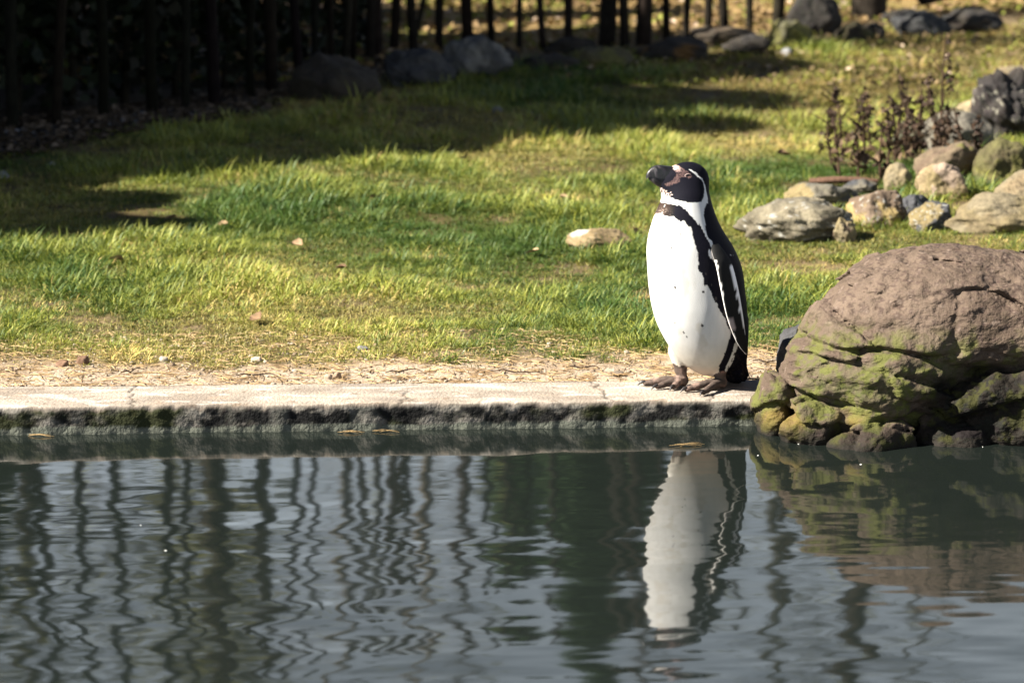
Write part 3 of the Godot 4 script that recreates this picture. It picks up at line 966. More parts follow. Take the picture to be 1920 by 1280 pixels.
	for s in [["reddish brown oval pebble at the strip's left end", -1.254, -0.367, 0.036, 0.020, [Vector3(0.17, 0.10, 0.065), Vector3(0.24, 0.15, 0.10)]],
		["dark brown square-edged pebble right of the oval reddish one", -1.205, -0.418, 0.034, 0.026, [Vector3(0.12, 0.07, 0.045), Vector3(0.17, 0.105, 0.07)]],
		["round whitish pebble at the lawn's edge, alone", -0.982, -0.458, 0.022, 0.019, [Vector3(0.5, 0.45, 0.38), Vector3(0.42, 0.36, 0.28)]],
		["left one of two touching tan pebbles close to the kerb", -0.503, -0.214, 0.020, 0.015, [Vector3(0.36, 0.27, 0.19), Vector3(0.45, 0.36, 0.28)]],
		["right one of two touching tan pebbles, browner", -0.480, -0.226, 0.022, 0.017, [Vector3(0.27, 0.19, 0.13), Vector3(0.36, 0.27, 0.19)]],
		["dark flat pebble near the kerb, right before the penguin", 0.293, -0.255, 0.030, 0.012, [Vector3(0.12, 0.095, 0.075), Vector3(0.2, 0.16, 0.12)]],
		["grey flat pebble in the grass edge, middle of the strip", -0.43, -0.62, 0.034, 0.016, [Vector3(0.25, 0.24, 0.23), Vector3(0.18, 0.17, 0.16)]],
		["pale pebble half sunk at the strip's left third", -0.72, -0.47, 0.03, 0.014, [Vector3(0.46, 0.38, 0.30), Vector3(0.36, 0.29, 0.22)]]]:
		sd += 1
		stone("pebble", s[0], s[1], s[2], s[3], s[4], s[3] * 0.8, sd, s[5], peb, {"n": 10, "cat": "pebble", "rough": 0.05, "mat": M.earth_plain})
	for s in [["white pebble in the shade at the far left edge of the lawn", -2.07, -4.35, 0.05], ["bluish white pebble in deep shade by the left gravel", -1.93, -4.7, 0.04], ["pale stone in the shaded lawn below the row of rocks", -0.07, -6.45, 0.055], ["white pebble among the fence rocks left of the large trunk", 1.56, -9.35, 0.07]]:
		sd += 1
		stone("white_pebble", s[0], s[1], s[2], s[3], s[3] * 0.7, s[3], sd, [Vector3(0.22, 0.225, 0.23), Vector3(0.17, 0.17, 0.17)], "", {"n": 8, "cat": "pebble", "mat": M.earth_plain})

# ---------- fence, hedge, trees, dead stalks ----------
func make_fence() -> void:
	var r := RandomNumberGenerator.new()
	r.seed = 5
	var list := [[-0.94, -9.08, 0.045], [-1.00, -8.80, 0.035], [-0.88, -9.20, 0.030], [-0.82, -9.35, 0.054], [-0.77, -9.49, 0.061], [-0.68, -9.79, 0.056], [-0.62, -9.66, 0.031], [-0.55, -9.64, 0.055], [-0.42, -9.90, 0.050], [-0.27, -10.00, 0.069], [-0.11, -9.97, 0.044], [0.04, -9.75, 0.036], [0.18, -9.80, 0.040], [0.35, -9.99, 0.050], [0.54, -9.93, 0.103], [0.66, -9.79, 0.056], [0.78, -9.92, 0.094], [0.90, -10.13, 0.044], [1.04, -10.27, 0.041], [1.18, -10.47, 0.048], [1.28, -10.52, 0.055], [1.49, -11.00, 0.046], [1.65, -11.19, 0.073]]
	var left := [[-2.30, -5.97, 0.055], [-2.10, -6.10, 0.048], [-1.93, -6.30, 0.05], [-1.72, -6.62, 0.055], [-1.57, -6.72, 0.042], [-1.47, -6.92, 0.06], [-1.30, -7.27, 0.042], [-1.22, -7.52, 0.065], [-1.12, -8.05, 0.048], [-1.04, -8.45, 0.040], [-2.52, -5.75, 0.05], [-2.75, -5.45, 0.05]]
	var all := list + left
	for k in all.size():
		var p: Array = all[k]
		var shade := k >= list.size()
		var h := r.randf_range(2.9, 3.25) if shade else r.randf_range(3.05, 3.3)
		var lean := Vector3(r.randf_range(-0.055, 0.055), 0, r.randf_range(-0.05, 0.05))
		if k == 6: lean.x = 0.25
		var b := Buf.new()
		var pts := []
		var rad := []
		for s in 9:
			var t := s / 8.0
			pts.append(Vector3(0, -0.1 + (h + 0.1) * t, 0) + lean * h * t + Vector3(sin(t * 9.0 + k * 2.3), 0, cos(t * 6.0 + k)) * 0.016)
			rad.append(p[2] * 0.5 * (1.05 - 0.25 * t))
		var g := r.randf_range(0.7, 1.3) * (0.35 if shade else 0.6)  # poles in the shade get darker bark, shade painted into the colour
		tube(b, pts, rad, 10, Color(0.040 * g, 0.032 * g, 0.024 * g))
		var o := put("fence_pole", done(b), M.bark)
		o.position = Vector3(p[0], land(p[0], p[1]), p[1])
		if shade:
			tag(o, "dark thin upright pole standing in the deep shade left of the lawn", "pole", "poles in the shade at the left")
		elif k == 6:
			tag(o, "leaning pale-edged pole among the upright dark ones behind the shaded rocks", "pole", "poles of the fence behind the rocks")
		elif p[2] > 0.09:
			tag(o, ["thick dark pole, left one of the two thickest behind the mossy rock", "thick dark pole, right one of the two thickest behind the rusty-sided rock"][0 if p[0] < 0.6 else 1], "pole", "poles of the fence behind the rocks")
		else:
			tag(o, "dark upright pole with sunlit leaf litter showing beside it behind the rocks", "pole", "poles of the fence behind the rocks")
	var rail := Buf.new()
	tube(rail, [Vector3(-2.75, 1.80, -5.40), Vector3(-2.0, 1.82, -6.20), Vector3(-1.62, 1.83, -6.72)], [0.04, 0.04, 0.04], 8, Color(0.035, 0.03, 0.024))
	tag(put("fence_rail", done(rail), M.bark), "dark horizontal rail across the left poles, seen mirrored in the pool", "rail")
	# the log and the big trunk at the right
	var lg := Buf.new()
	tube(lg, [Vector3(2.75, 0.24, -12.6), Vector3(3.2, 0.34, -12.9), Vector3(3.75, 0.47, -13.3)], [0.06, 0.07, 0.065], 10, Color(0.035, 0.03, 0.025))
	tag(put("fallen_log", done(lg), M.bark), "dark fallen log sloping up to the right at the far right corner", "log")

func leaves(b: Buf, r: RandomNumberGenerator, at: Vector3, size: float, c: Vector3) -> void:
	var d := Vector3(r.randfn(), r.randfn() * 0.7, r.randfn()).normalized() * size
	var e := d.cross(Vector3(r.randfn(), r.randfn(), r.randfn())).normalized() * size * 0.42
	var n := b.v.size()
	b.v.append_array([at - d * 0.5, at + e, at + d * 0.7, at - e])
	var g := r.randf_range(0.7, 1.3)
	for k in 4:
		b.c.append(Color(c.x * g, c.y * g, c.z * g))
	b.i.append_array([n, n + 1, n + 2, n, n + 2, n + 3])

func make_hedge() -> void:
	var r := RandomNumberGenerator.new()
	r.seed = 21
	var b := Buf.new()
	for k in 15000:
		var x := r.randf_range(-5.0, -0.85)
		var off := r.randf_range(0.35, 1.1)
		var h := 1.18 + 0.22 * nz.get_noise_2d(x * 140.0, 4.0) - 0.25 * ss(-1.2, -0.85, x)
		var y := h * sqrt(r.randf())
		leaves(b, r, Vector3(x, y, fence_z(x) - off + 0.08 * nz.get_noise_2d(x * 300.0, y * 300.0)), r.randf_range(0.05, 0.10), Vector3(0.007, 0.010, 0.004))
	var t := thing("hedge", "dark evergreen hedge behind the shaded poles at the upper left", "hedge")
	tag(put("foliage", done(b), M.leaf, t), "", "", "", "stuff")
	var s := Buf.new()
	for k in 18:
		var x := -4.8 + k * 0.22
		var z := fence_z(x) - 0.7
		tube(s, [Vector3(x, -0.05, z), Vector3(x + 0.03, 0.5, z), Vector3(x - 0.02, 1.0, z)], [0.025, 0.02, 0.008], 6, Color(0.03, 0.024, 0.018))
	tag(put("stems", done(s), M.bark, t), "", "", "", "stuff")

func conifer_mesh(h: float, rad: float, low: float, sd: int, n: int, dome := false) -> Array:
	var r := RandomNumberGenerator.new()
	r.seed = sd
	var b := Buf.new()
	for k in n:
		var t := r.randf() if dome else 1.0 - sqrt(r.randf())
		var a := r.randf() * TAU
		var rr := rad * (sqrt(maxf(0.0, 1.0 - t * t)) if dome else pow(1.0 - t, 0.75)) * (0.92 + 0.12 * sin(a * 5.0 + t * 19.0)) * sqrt(r.randf_range(0.05, 1.0)) + 0.03
		leaves(b, r, Vector3(cos(a) * rr, low + (h - low) * t - 0.12 * rr, sin(a) * rr), r.randf_range(0.20, 0.34) * (1.0 - 0.3 * t), Vector3(0.030, 0.055, 0.020))
	var tr := Buf.new()
	tube(tr, [Vector3(0, -0.1, 0), Vector3(0.03, h * 0.4, 0.02), Vector3(0, h * 0.96, 0)], [0.11, 0.07, 0.01], 8, Color(0.06, 0.045, 0.03))
	return [done(b), done(tr)]

func bare_tree_mesh(h: float, rad: float, sd: int, twigs: int, foliage: int, col: Vector3) -> Array:
	var r := RandomNumberGenerator.new()
	r.seed = sd
	var tr := Buf.new()
	var lv := Buf.new()
	var pts := []
	var rr := []
	for k in 10:
		var t := k / 9.0
		pts.append(Vector3(0.10 * sin(t * 5.0 + sd) * t, -0.1 + h * t, 0.10 * cos(t * 4.0 + sd * 2.0) * t))
		rr.append(rad * (1.0 - 0.85 * t))
	tube(tr, pts, rr, 9, Color(col.x, col.y, col.z))
	for k in twigs:
		var t := r.randf_range(0.35, 0.97)
		var at: Vector3 = pts[int(t * 9)]
		at.y = -0.1 + h * t
		var a := r.randf() * TAU
		var l := h * r.randf_range(0.08, 0.24) * (1.15 - t)
		var d := Vector3(cos(a), r.randf_range(0.5, 1.1), sin(a)).normalized()
		var mid := at + d * l * 0.5
		var end := at + d * l + Vector3(0, l * 0.15, 0)
		tube(tr, [at, mid, end], [rad * 0.28 * (1.1 - t), rad * 0.18 * (1.1 - t), 0.004], 5, Color(col.x, col.y, col.z))
		for q in 4:
			var s := mid.lerp(end, r.randf())
			tube(tr, [s, s + Vector3(r.randfn(), r.randf() + 0.4, r.randfn()).normalized() * l * 0.45], [0.006, 0.002], 3, Color(col.x, col.y, col.z), false)
		for q in foliage:
			leaves(lv, r, mid.lerp(end, r.randf()) + Vector3(r.randfn(), r.randfn(), r.randfn()) * l * 0.22, r.randf_range(0.07, 0.15), Vector3(0.10, 0.10, 0.028))
	return [done(lv) if foliage > 0 else null, done(tr)]

func make_trees() -> void:
	# dense evergreens left of the view, whose shadows lie over the back of the lawn
	var proto := []
	for k in 3:
		proto.append(conifer_mesh(5.0, 1.25, 0.2, 300 + k, 9000, true))
	var spots := EVERGREENS  # the rearmost was added to block sky light and deepen the shade
	for k in spots.size():
		var s: Array = spots[k]
		var t := thing("evergreen_tree", "dense evergreen standing left of the shaded lawn and poles, darkening the back of the grass", "tree", Vector3(s[0], 0.05, s[1]), k * 1.7, "evergreens left of the lawn")
		var f: float = s[2] / 5.0
		put("trunk", proto[k % 3][1], M.bark, t)
		tag(put("crown", proto[k % 3][0], M.leaf, t), "", "", "", "stuff")
		t.scale = Vector3(s[3], f, s[3])
	# trees beyond the fence
	var far := [
		[2.38, -12.42, 9.0, 0.125, 18, 0, Vector3(0.045, 0.036, 0.028), "large dark tree trunk rising behind the rocks at the upper right"],
		[-2.35, -15.0, 8.0, 0.12, 40, 22, Vector3(0.05, 0.042, 0.03), "leafy olive tree beyond the left poles, seen mirrored in the pool"],
		[-1.95, -11.0, 7.0, 0.05, 24, 10, Vector3(0.05, 0.042, 0.03), "slim tree with olive leaves behind the left poles, mirrored in the pool"],
		[-1.55, -20.0, 10.0, 0.09, 26, 6, Vector3(0.16, 0.13, 0.09), "tall slim tree with a pale sunlit trunk beyond the fence"],
		[-0.62, -14.5, 8.0, 0.05, 22, 5, Vector3(0.20, 0.16, 0.10), "thin tree with a tan trunk beyond the middle of the fence"],
		[-0.45, -21.0, 10.0, 0.07, 24, 0, Vector3(0.06, 0.05, 0.04), "thin dark bare tree beyond the middle poles, mirrored in the pool"],
		[1.30, -22.0, 11.0, 0.09, 30, 4, Vector3(0.06, 0.05, 0.04), "dark bare tree far beyond the thick poles"],
		[2.35, -19.0, 10.0, 0.10, 30, 6, Vector3(0.06, 0.055, 0.04), "bare tree far behind the large right trunk"],
		[3.25, -20.0, 10.0, 0.08, 26, 5, Vector3(0.055, 0.05, 0.035), "slim bare tree at the far right beyond the fallen log"],
		[4.0, -21.0, 10.0, 0.07, 26, 4, Vector3(0.055, 0.05, 0.035), "thin bare tree beyond the right end of the rock row"],
		[-3.4, -13.0, 8.0, 0.09, 44, 20, Vector3(0.05, 0.042, 0.03), "leafy dark tree behind the hedge at the far left"],
		[-2.9, -21.0, 9.5, 0.10, 34, 8, Vector3(0.06, 0.05, 0.04), "bare tree far behind the left hedge"]]
	for k in far.size():
		var s: Array = far[k]
		var t := thing("woodland_tree", s[7], "tree", Vector3(s[0], land(s[0], s[1]), s[1]), 0.0, "trees beyond the fence")
		var m := bare_tree_mesh(s[2], s[3], 400 + k, s[4], s[5], s[6])
		put("trunk", m[1], M.bark, t)
		if m[0] != null:
			tag(put("crown", m[0], M.leaf, t), "", "", "", "stuff")
	for s in [[0.62, -15.0, 5.6, 0.62], [0.05, -17.5, 5.2, 0.55], [1.2, -18.0, 4.6, 0.6]]:
		var m := conifer_mesh(s[2], s[3] * 1.1, 0.9, 500 + int(s[2] * 10.0), 2600)
		var t := thing("young_fir", ["dark young fir beyond the thick poles, mirrored beside the penguin's image", "slender dark fir left of the mirrored young fir", "small dark fir at the right behind the two others"][[5.6, 5.2, 4.6].find(s[2])], "tree", Vector3(s[0], land(s[0], s[1]), s[1]), 0.0, "young firs beyond the fence")
		put("trunk", m[1], M.bark, t)
		tag(put("crown", m[0], M.leaf, t), "", "", "", "stuff")

func make_weeds() -> void:
	var r := RandomNumberGenerator.new()
	r.seed = 77
	var list := [[1.33, -4.28, 0.20], [1.37, -4.05, 0.16], [1.45, -4.44, 0.25], [1.47, -4.12, 0.18], [1.58, -4.54, 0.24], [1.62, -4.85, 0.30], [1.72, -4.80, 0.26], [1.84, -5.02, 0.44], [1.42, -4.80, 0.24], [1.55, -5.10, 0.22], [1.72, -4.20, 0.17], [1.52, -4.30, 0.22], [1.66, -4.50, 0.20], [1.78, -4.65, 0.3]]
	for k in 9:
		list.append([r.randf_range(1.28, 1.85), r.randf_range(-5.3, -4.0), r.randf_range(0.12, 0.27)])
	for k in list.size():
		var s: Array = list[k]
		var lab := "dead brown flower stalk with withered seed heads in the clump left of the stone heap"
		if k == 7:
			lab = "tallest dead dark flower stalk, standing above the clump beside the grey stones"
		var t := thing("dried_stalk", lab, "dead plant", Vector3(s[0], land(s[0], s[1]), s[1]), r.randf() * TAU, "withered stalks by the stone heap")
		var st := Buf.new()
		var lean := Vector3(r.randf_range(-0.2, 0.2), 1, r.randf_range(-0.2, 0.2))
		var h: float = s[2] * 1.2
		var pts := [Vector3(0, -0.02, 0), lean * h * 0.5 + Vector3(0.01, 0, 0), lean * h]
		tube(st, pts, [0.0055, 0.005, 0.003], 5, Color(0.075, 0.05, 0.034))
		for q in 6:
			var f := r.randf_range(0.15, 0.8)
			tube(st, [lean * h * f, lean * h * (f + 0.15) + Vector3(r.randf_range(-1, 1), 0, r.randf_range(-1, 1)) * 0.06], [0.004, 0.0022], 4, Color(0.075, 0.05, 0.034))
		put("stem", done(st), M.bark, t)
		for q in 3 + int(h * 14.0):
			var hd := Buf.new()
			var c := Vector3(0.040, 0.026, 0.018) * r.randf_range(0.7, 1.6)
			for w in 14:
				leaves(hd, r, Vector3(r.randfn(), r.randfn() * 1.5, r.randfn()) * 0.007, r.randf_range(0.010, 0.022), c)
			var o := put("seed_head", done(hd), M.leaf, t)
			var f := 1.0 - 0.8 * pow(r.randf(), 1.3)
			o.position = lean * h * f + Vector3(r.randf_range(-1, 1), 0, r.randf_range(-1, 1)) * 0.05 * (1.2 - f)
		for q in 3:
			var lf := put("withered_leaf", leaf_mesh(r.randf_range(0.04, 0.07), 40 + q, mix3(Vector3(0.07, 0.045, 0.03), Vector3(0.13, 0.09, 0.055), r.randf())), M.dead_leaf, t)
			lf.position = lean * h * r.randf_range(0.05, 0.5) + Vector3(r.randf_range(-1, 1), 0, r.randf_range(-1, 1)) * 0.03
			lf.rotation = Vector3(r.randf_range(-1, 1), r.randf() * 6.0, r.randf_range(-1, 1))

func make_bits() -> void:
	var r := RandomNumberGenerator.new()
	r.seed = 31
	var spots := [[-1.51, -2.57, "withered tan leaf tuft at the left edge of the sunlit lawn"], [-1.32, -2.08, "curled straw-brown leaf in the left lawn below the shade"], [-1.05, -2.99, "pale brown leaf standing on edge in the left lawn"], [-1.25, -3.10, "dark brown leaf at the border of the left shade"], [-0.20, -4.73, "light pinkish leaf lying at the shadow's lower border"], [-0.52, -3.60, "brown leaf in the bare patch in the middle of the lawn"], [-0.75, -2.58, "small tan leaf in the middle of the lawn"], [-0.57, -2.07, "yellowish narrow leaf in the middle of the lawn"], [0.07, -2.47, "tan leaf left of the single flat stone"], [0.45, -2.79, "brown leaf just behind the single flat stone"], [0.61, -0.77, "small brown leaf in the grass right behind the penguin"], [-0.77, -1.06, "dry leaf near the lawn's front edge, left of middle"], [1.47, -6.04, "pinkish leaf on the brown slope behind the dead stalks"], [1.15, -4.86, "brown leaf in the grass left of the dead stalks"], [0.9, -5.6, "tan leaf on the sunlit grass behind the penguin's head"], [1.9, -8.0, "pale leaf high on the brown slope at the right"], [0.75, -4.2, "rust-brown leaf in the grass just right of the penguin's head"], [0.2, -3.7, "dark leaf in the bare soil patch left of the penguin's beak"]]
	for k in spots.size():
		var s: Array = spots[k]
		var o := put("dry_leaf", leaf_mesh(r.randf_range(0.04, 0.065), 60 + k, mix3(Vector3(0.10, 0.06, 0.035), Vector3(0.33, 0.23, 0.135), r.randf())), M.dead_leaf)
		o.position = Vector3(s[0], land(s[0], s[1]) + 0.022, s[1])
		o.rotation = Vector3(r.randf_range(-0.5, 0.5), r.randf() * 6.0, r.randf_range(-0.6, 0.6))
		tag(o, s[2], "leaf", "dry leaves on the lawn")
	for s in [[-0.30, -0.29, 0.11, 0.3, "thin dark curved twig on the bare strip, left of the penguin"], [0.02, -0.27, 0.15, -0.1, "long straight brown twig lying along the kerb before the penguin"], [-1.05, -0.30, 0.08, 0.6, "short dark twig on the strip near the round whitish pebble"], [0.20, -0.33, 0.10, -0.2, "knobbly twig close to the dark flat pebble"], [-0.70, -0.24, 0.12, 0.08, "thin brown twig lying parallel to the kerb, left of the two tan pebbles"], [0.72, -0.42, 0.09, -0.5, "thin twig in the dry grass right of the penguin's tail"]]:
		var b := Buf.new()
		var pts := []
		for q in 6:
			var u: float = q / 5.0 - 0.5
			pts.append(Vector3(u * s[2], 0.004 + 0.004 * sin(q * 2.1), 0.012 * sin(u * 5.0 + s[2] * 40.0)))
		tube(b, pts, [0.0012, 0.0018, 0.002, 0.0017, 0.0014, 0.0008], 6, Color(0.075, 0.05, 0.035))
		var o := put("twig", done(b), M.bark)
		o.position = Vector3(s[0], land(s[0], s[1]) + 0.004, s[1])
		o.rotation.y = s[3]
		tag(o, s[4], "twig", "twigs on the bare strip")
	for s in [[-0.415, 0.215, 0.055, 0.2, "straw wisp floating by the kerb in the pool's middle"], [-0.33, 0.205, 0.05, -0.1, "second straw wisp floating by the kerb, right of the first"], [-1.22, 0.26, 0.06, 0.05, "pale straw floating by the kerb at the far left"], [0.45, 0.37, 0.07, 0.35, "brown straw floating below the penguin"]]:
		var b := Buf.new()
		for q in 5:
			var a := r.randf_range(-0.5, 0.5)
			var c: Vector3 = Vector3(r.randf_range(-0.3, 0.3), 0.0, r.randf_range(-0.1, 0.1)) * s[2]
			tube(b, [c - Vector3(cos(a), 0, sin(a)) * s[2] * 0.5 + Vector3(0, 0.002, 0), c + Vector3(0, 0.005, 0), c + Vector3(cos(a), 0, sin(a)) * s[2] * 0.5 + Vector3(0, 0.001, 0)], [0.0004, 0.0007, 0.0004], 4, Color(0.26, 0.18, 0.085))
		var o := put("floating_straw", done(b), M.straw)
		o.position = Vector3(s[0], 0.001, s[1])
		o.rotation.y = s[3]
		tag(o, s[4], "straw", "straw floating by the kerb")
	var bark := Buf.new()
	tube(bark, [Vector3(-0.13, 0, 0), Vector3(-0.03, 0.006, 0.01), Vector3(0.06, 0.004, 0), Vector3(0.14, 0, 0.01)], [0.022, 0.03, 0.028, 0.018], 8, Color(0.17, 0.10, 0.07), true, 0.5)
	var bo := put("bark_piece", done(bark), M.bark)
	bo.position = Vector3(1.30, land(1.30, -3.95) + 0.025, -3.95)
	tag(bo, "reddish brown strip of bark lying behind the yellow-ended grey slab", "bark")
	# specks of foam on the water
	var sp := []
	for k in 6:
		var sc := r.randf_range(0.5, 1.3)
		sp.append([Transform3D(Basis.from_scale(Vector3(sc, 0.5, sc * 0.8)), Vector3(r.randf_range(-1.2, 1.2), 0.0005, 0.2 + 1.3 * pow(r.randf(), 1.5))), Color(0.75, 0.75, 0.72)])
	scatter("foam_specks", stone_mesh(Vector3(0.003, 0.002, 0.003), 95, 3, 0.1, [Vector3.ONE]), M.earth_plain, sp)

# ---------- the penguin ----------
# body frame: x to the bird's left, y up from the soles, z forward; yaw 55 degrees from the view axis
var TAB := [[0.018, -0.068, 0.0], [0.03, -0.066, 0.045], [0.055, -0.061, 0.072], [0.084, -0.054, 0.090], [0.127, -0.043, 0.106], [0.185, -0.028, 0.117], [0.258, -0.014, 0.123], [0.33, -0.003, 0.121], [0.388, 0.014, 0.110], [0.431, 0.027, 0.093], [0.475, 0.031, 0.077], [0.504, 0.029, 0.066], [0.53, 0.026, 0.057], [0.56, 0.022, 0.040], [0.575, 0.02, 0.02], [0.585, 0.02, 0.001], [0.64, 0.02, 0.001]]
var tz := PackedFloat32Array()
var tb := PackedFloat32Array()
var ts := PackedFloat32Array()
const TN := 320
const TH := 0.002
var CHEEK := PackedVector2Array([Vector2(0.1555, 0.5297), Vector2(0.0952, 0.5282), Vector2(0.0642, 0.5181), Vector2(0.0333, 0.5123), Vector2(0.0039, 0.5123), Vector2(-0.0079, 0.5268), Vector2(-0.0138, 0.5441), Vector2(-0.0109, 0.5601), Vector2(0.0009, 0.5745), Vector2(0.0186, 0.5876), Vector2(0.0274, 0.5933), Vector2(0.0377, 0.6252), Vector2(0.1555, 0.6252)])
var RING := PackedVector2Array([Vector2(0.185, 0.5282), Vector2(0.185, 0.4515), Vector2(-0.0506, 0.4515), Vector2(-0.0168, 0.4891), Vector2(-0.0212, 0.521), Vector2(-0.0175, 0.5499), Vector2(-0.0072, 0.5731), Vector2(0.009, 0.5876), Vector2(0.026, 0.5962), Vector2(0.0274, 0.5933), Vector2(0.0377, 0.5601), Vector2(0.0966, 0.5282)])
var FACE := PackedVector2Array([Vector2(0.0878, 0.6064), Vector2(0.0701, 0.6136), Vector2(0.0525, 0.6064), Vector2(0.0451, 0.6006), Vector2(0.0363, 0.5919), Vector2(0.0215, 0.5832), Vector2(0.0215, 0.576), Vector2(0.0318, 0.5731), Vector2(0.0451, 0.5774), Vector2(0.0554, 0.5716), Vector2(0.051, 0.5658), Vector2(0.0642, 0.5586), Vector2(0.0878, 0.5514), Vector2(0.0907, 0.5572), Vector2(0.0716, 0.5673), Vector2(0.0598, 0.5818), Vector2(0.0628, 0.5948), Vector2(0.0804, 0.6006)])
var CHIN := PackedVector2Array([Vector2(0.1055, 0.547), Vector2(0.0937, 0.5456), Vector2(0.076, 0.5355), Vector2(0.0716, 0.5282), Vector2(0.0878, 0.5253), Vector2(0.1025, 0.5355)])
# where the patches meet: [height, degrees round from the breast] of belly | band | white line | back
var A1 := [[0.064, 71], [0.088, 77], [0.126, 85], [0.156, 91], [0.202, 87], [0.226, 79], [0.264, 71], [0.31, 63], [0.346, 59], [0.382, 60], [0.417, 63], [0.445, 61], [0.458, 54], [0.470, 42], [0.4765, 26], [0.479, 0]]
var A2 := [[0.06, 90], [0.077, 92], [0.108, 95], [0.137, 101], [0.17, 107], [0.19, 112], [0.195, 180], [0.365, 180], [0.372, 86], [0.401, 85], [0.436, 85], [0.467, 75], [0.49, 60], [0.503, 40], [0.5115, 8], [0.513, 0]]
var A3 := [[0.06, 104], [0.074, 105], [0.106, 106], [0.134, 112], [0.17, 112], [0.19, 112], [0.195, 180], [0.365, 180], [0.372, 89], [0.40, 89], [0.434, 90], [0.462, 90], [0.480, 92], [0.495, 98], [0.507, 108], [0.53, 110]]
var WY := deg_to_rad(55.0)
var HEAD_L := Vector3(0.94, 0, 0.342)          # the head is turned 20 degrees to the bird's right
var HEAD_F := Vector3(-0.342, 0, 0.94)
var HEAD_O := Vector3.ZERO

func at_table(t: Array, h: float) -> float:
	if h <= t[0][0]: return t[0][1]
	for k in t.size() - 1:
		if h <= t[k + 1][0]:
			return lerpf(t[k][1], t[k + 1][1], (h - t[k][0]) / (t[k + 1][0] - t[k][0]))
	return t[-1][1]

# an offset in the world (right, up, towards the viewer) in the body frame
func inb(x: float, y: float, z: float) -> Vector3:
	return Vector3(x * cos(WY) + z * sin(WY), y, -x * sin(WY) + z * cos(WY))

func hd(f: float, u: float, l: float) -> Vector3:        # head frame (forward, height, left) to the body frame
	return HEAD_O + HEAD_F * f + HEAD_L * l + Vector3(0, u, 0)

var FEET := []
func penguin_d(p: Vector3) -> float:
	var k := clampf(p.y / TH, 0.0, TN - 2.0)
	var i := int(k)
	var fr := k - i
	var b := lerpf(tb[i], tb[i + 1], fr)
	var zc := lerpf(tz[i], tz[i + 1], fr)
	var sl := lerpf(ts[i], ts[i + 1], fr)
	var zz := (p.z - zc) / 1.06
	# the breast is a little keeled and the back flatter
	var r := sqrt(p.x * p.x + zz * zz)
	var d := (r - b) / sl + maxf(0.0, p.y - 0.575) * 3.0
	if p.y < 0.018:
		d = maxf(d, 0.018 - p.y)
	# head: skull, jaw and throat
	if p.y > 0.44:
		var q := p - HEAD_O
		var f := q.dot(HEAD_F)
		var l := q.dot(HEAD_L)
		var hp := Vector3(l, p.y, f)
		var e := ell(hp, Vector3(0, 0.564, 0.020), Vector3(0.0385, 0.0475, 0.058))
		e = smin(e, ell(hp, Vector3(0, 0.556, 0.055), Vector3(0.029, 0.040, 0.044)), 0.015)
		e = smin(e, ell(hp, Vector3(0, 0.546, 0.040), Vector3(0.034, 0.030, 0.045)), 0.012)
		d = smin(d, e, 0.022)
	# tail
	if p.y < 0.32:
		var t := cap(Vector3(p.x * 0.55, p.y, p.z), Vector3(0, 0.17, -0.106), Vector3(0, 0.026, -0.146), 0.036, 0.026)
		d = smin(d, t + 0.004 * nf.get_noise_3d(p.x * 6000.0, p.y * 900.0, p.z * 4000.0), 0.03)
	# legs and toes
	if p.y < 0.13:
		for c in FEET:
			var q := cap(p, c[0], c[1], c[2], c[3])
			d = smin(d, q, c[4])
	return d

func feather_noise(p: Vector3) -> Vector2:
	var q := p * 100.0
	return Vector2(nz.get_noise_3d(q.x * 30.0, q.y * 12.0, q.z * 30.0), nz.get_noise_3d(q.x * 75.0 + 9.0, q.y * 25.0, q.z * 75.0))

var SPOTS := [[29, 0.416, 2.2], [31, 0.425, 2.0], [43, 0.433, 2.4], [28, 0.397, 2.4], [60, 0.281, 4.4], [26, 0.292, 3.6], [53, 0.19, 4.8], [75, 0.262, 5.0], [27, 0.168, 3.4], [29, 0.156, 3.6], [18, 0.193, 2.2], [-2, 0.304, 2.8], [5, 0.234, 2.2], [84, 0.222, 5.0], [88, 0.21, 4.0], [66, 0.33, 3.0], [71, 0.30, 3.4], [-40, 0.27, 4.0], [-55, 0.22, 4.0], [100, 0.085, 5.0], [102, 0.10, 4.0]]

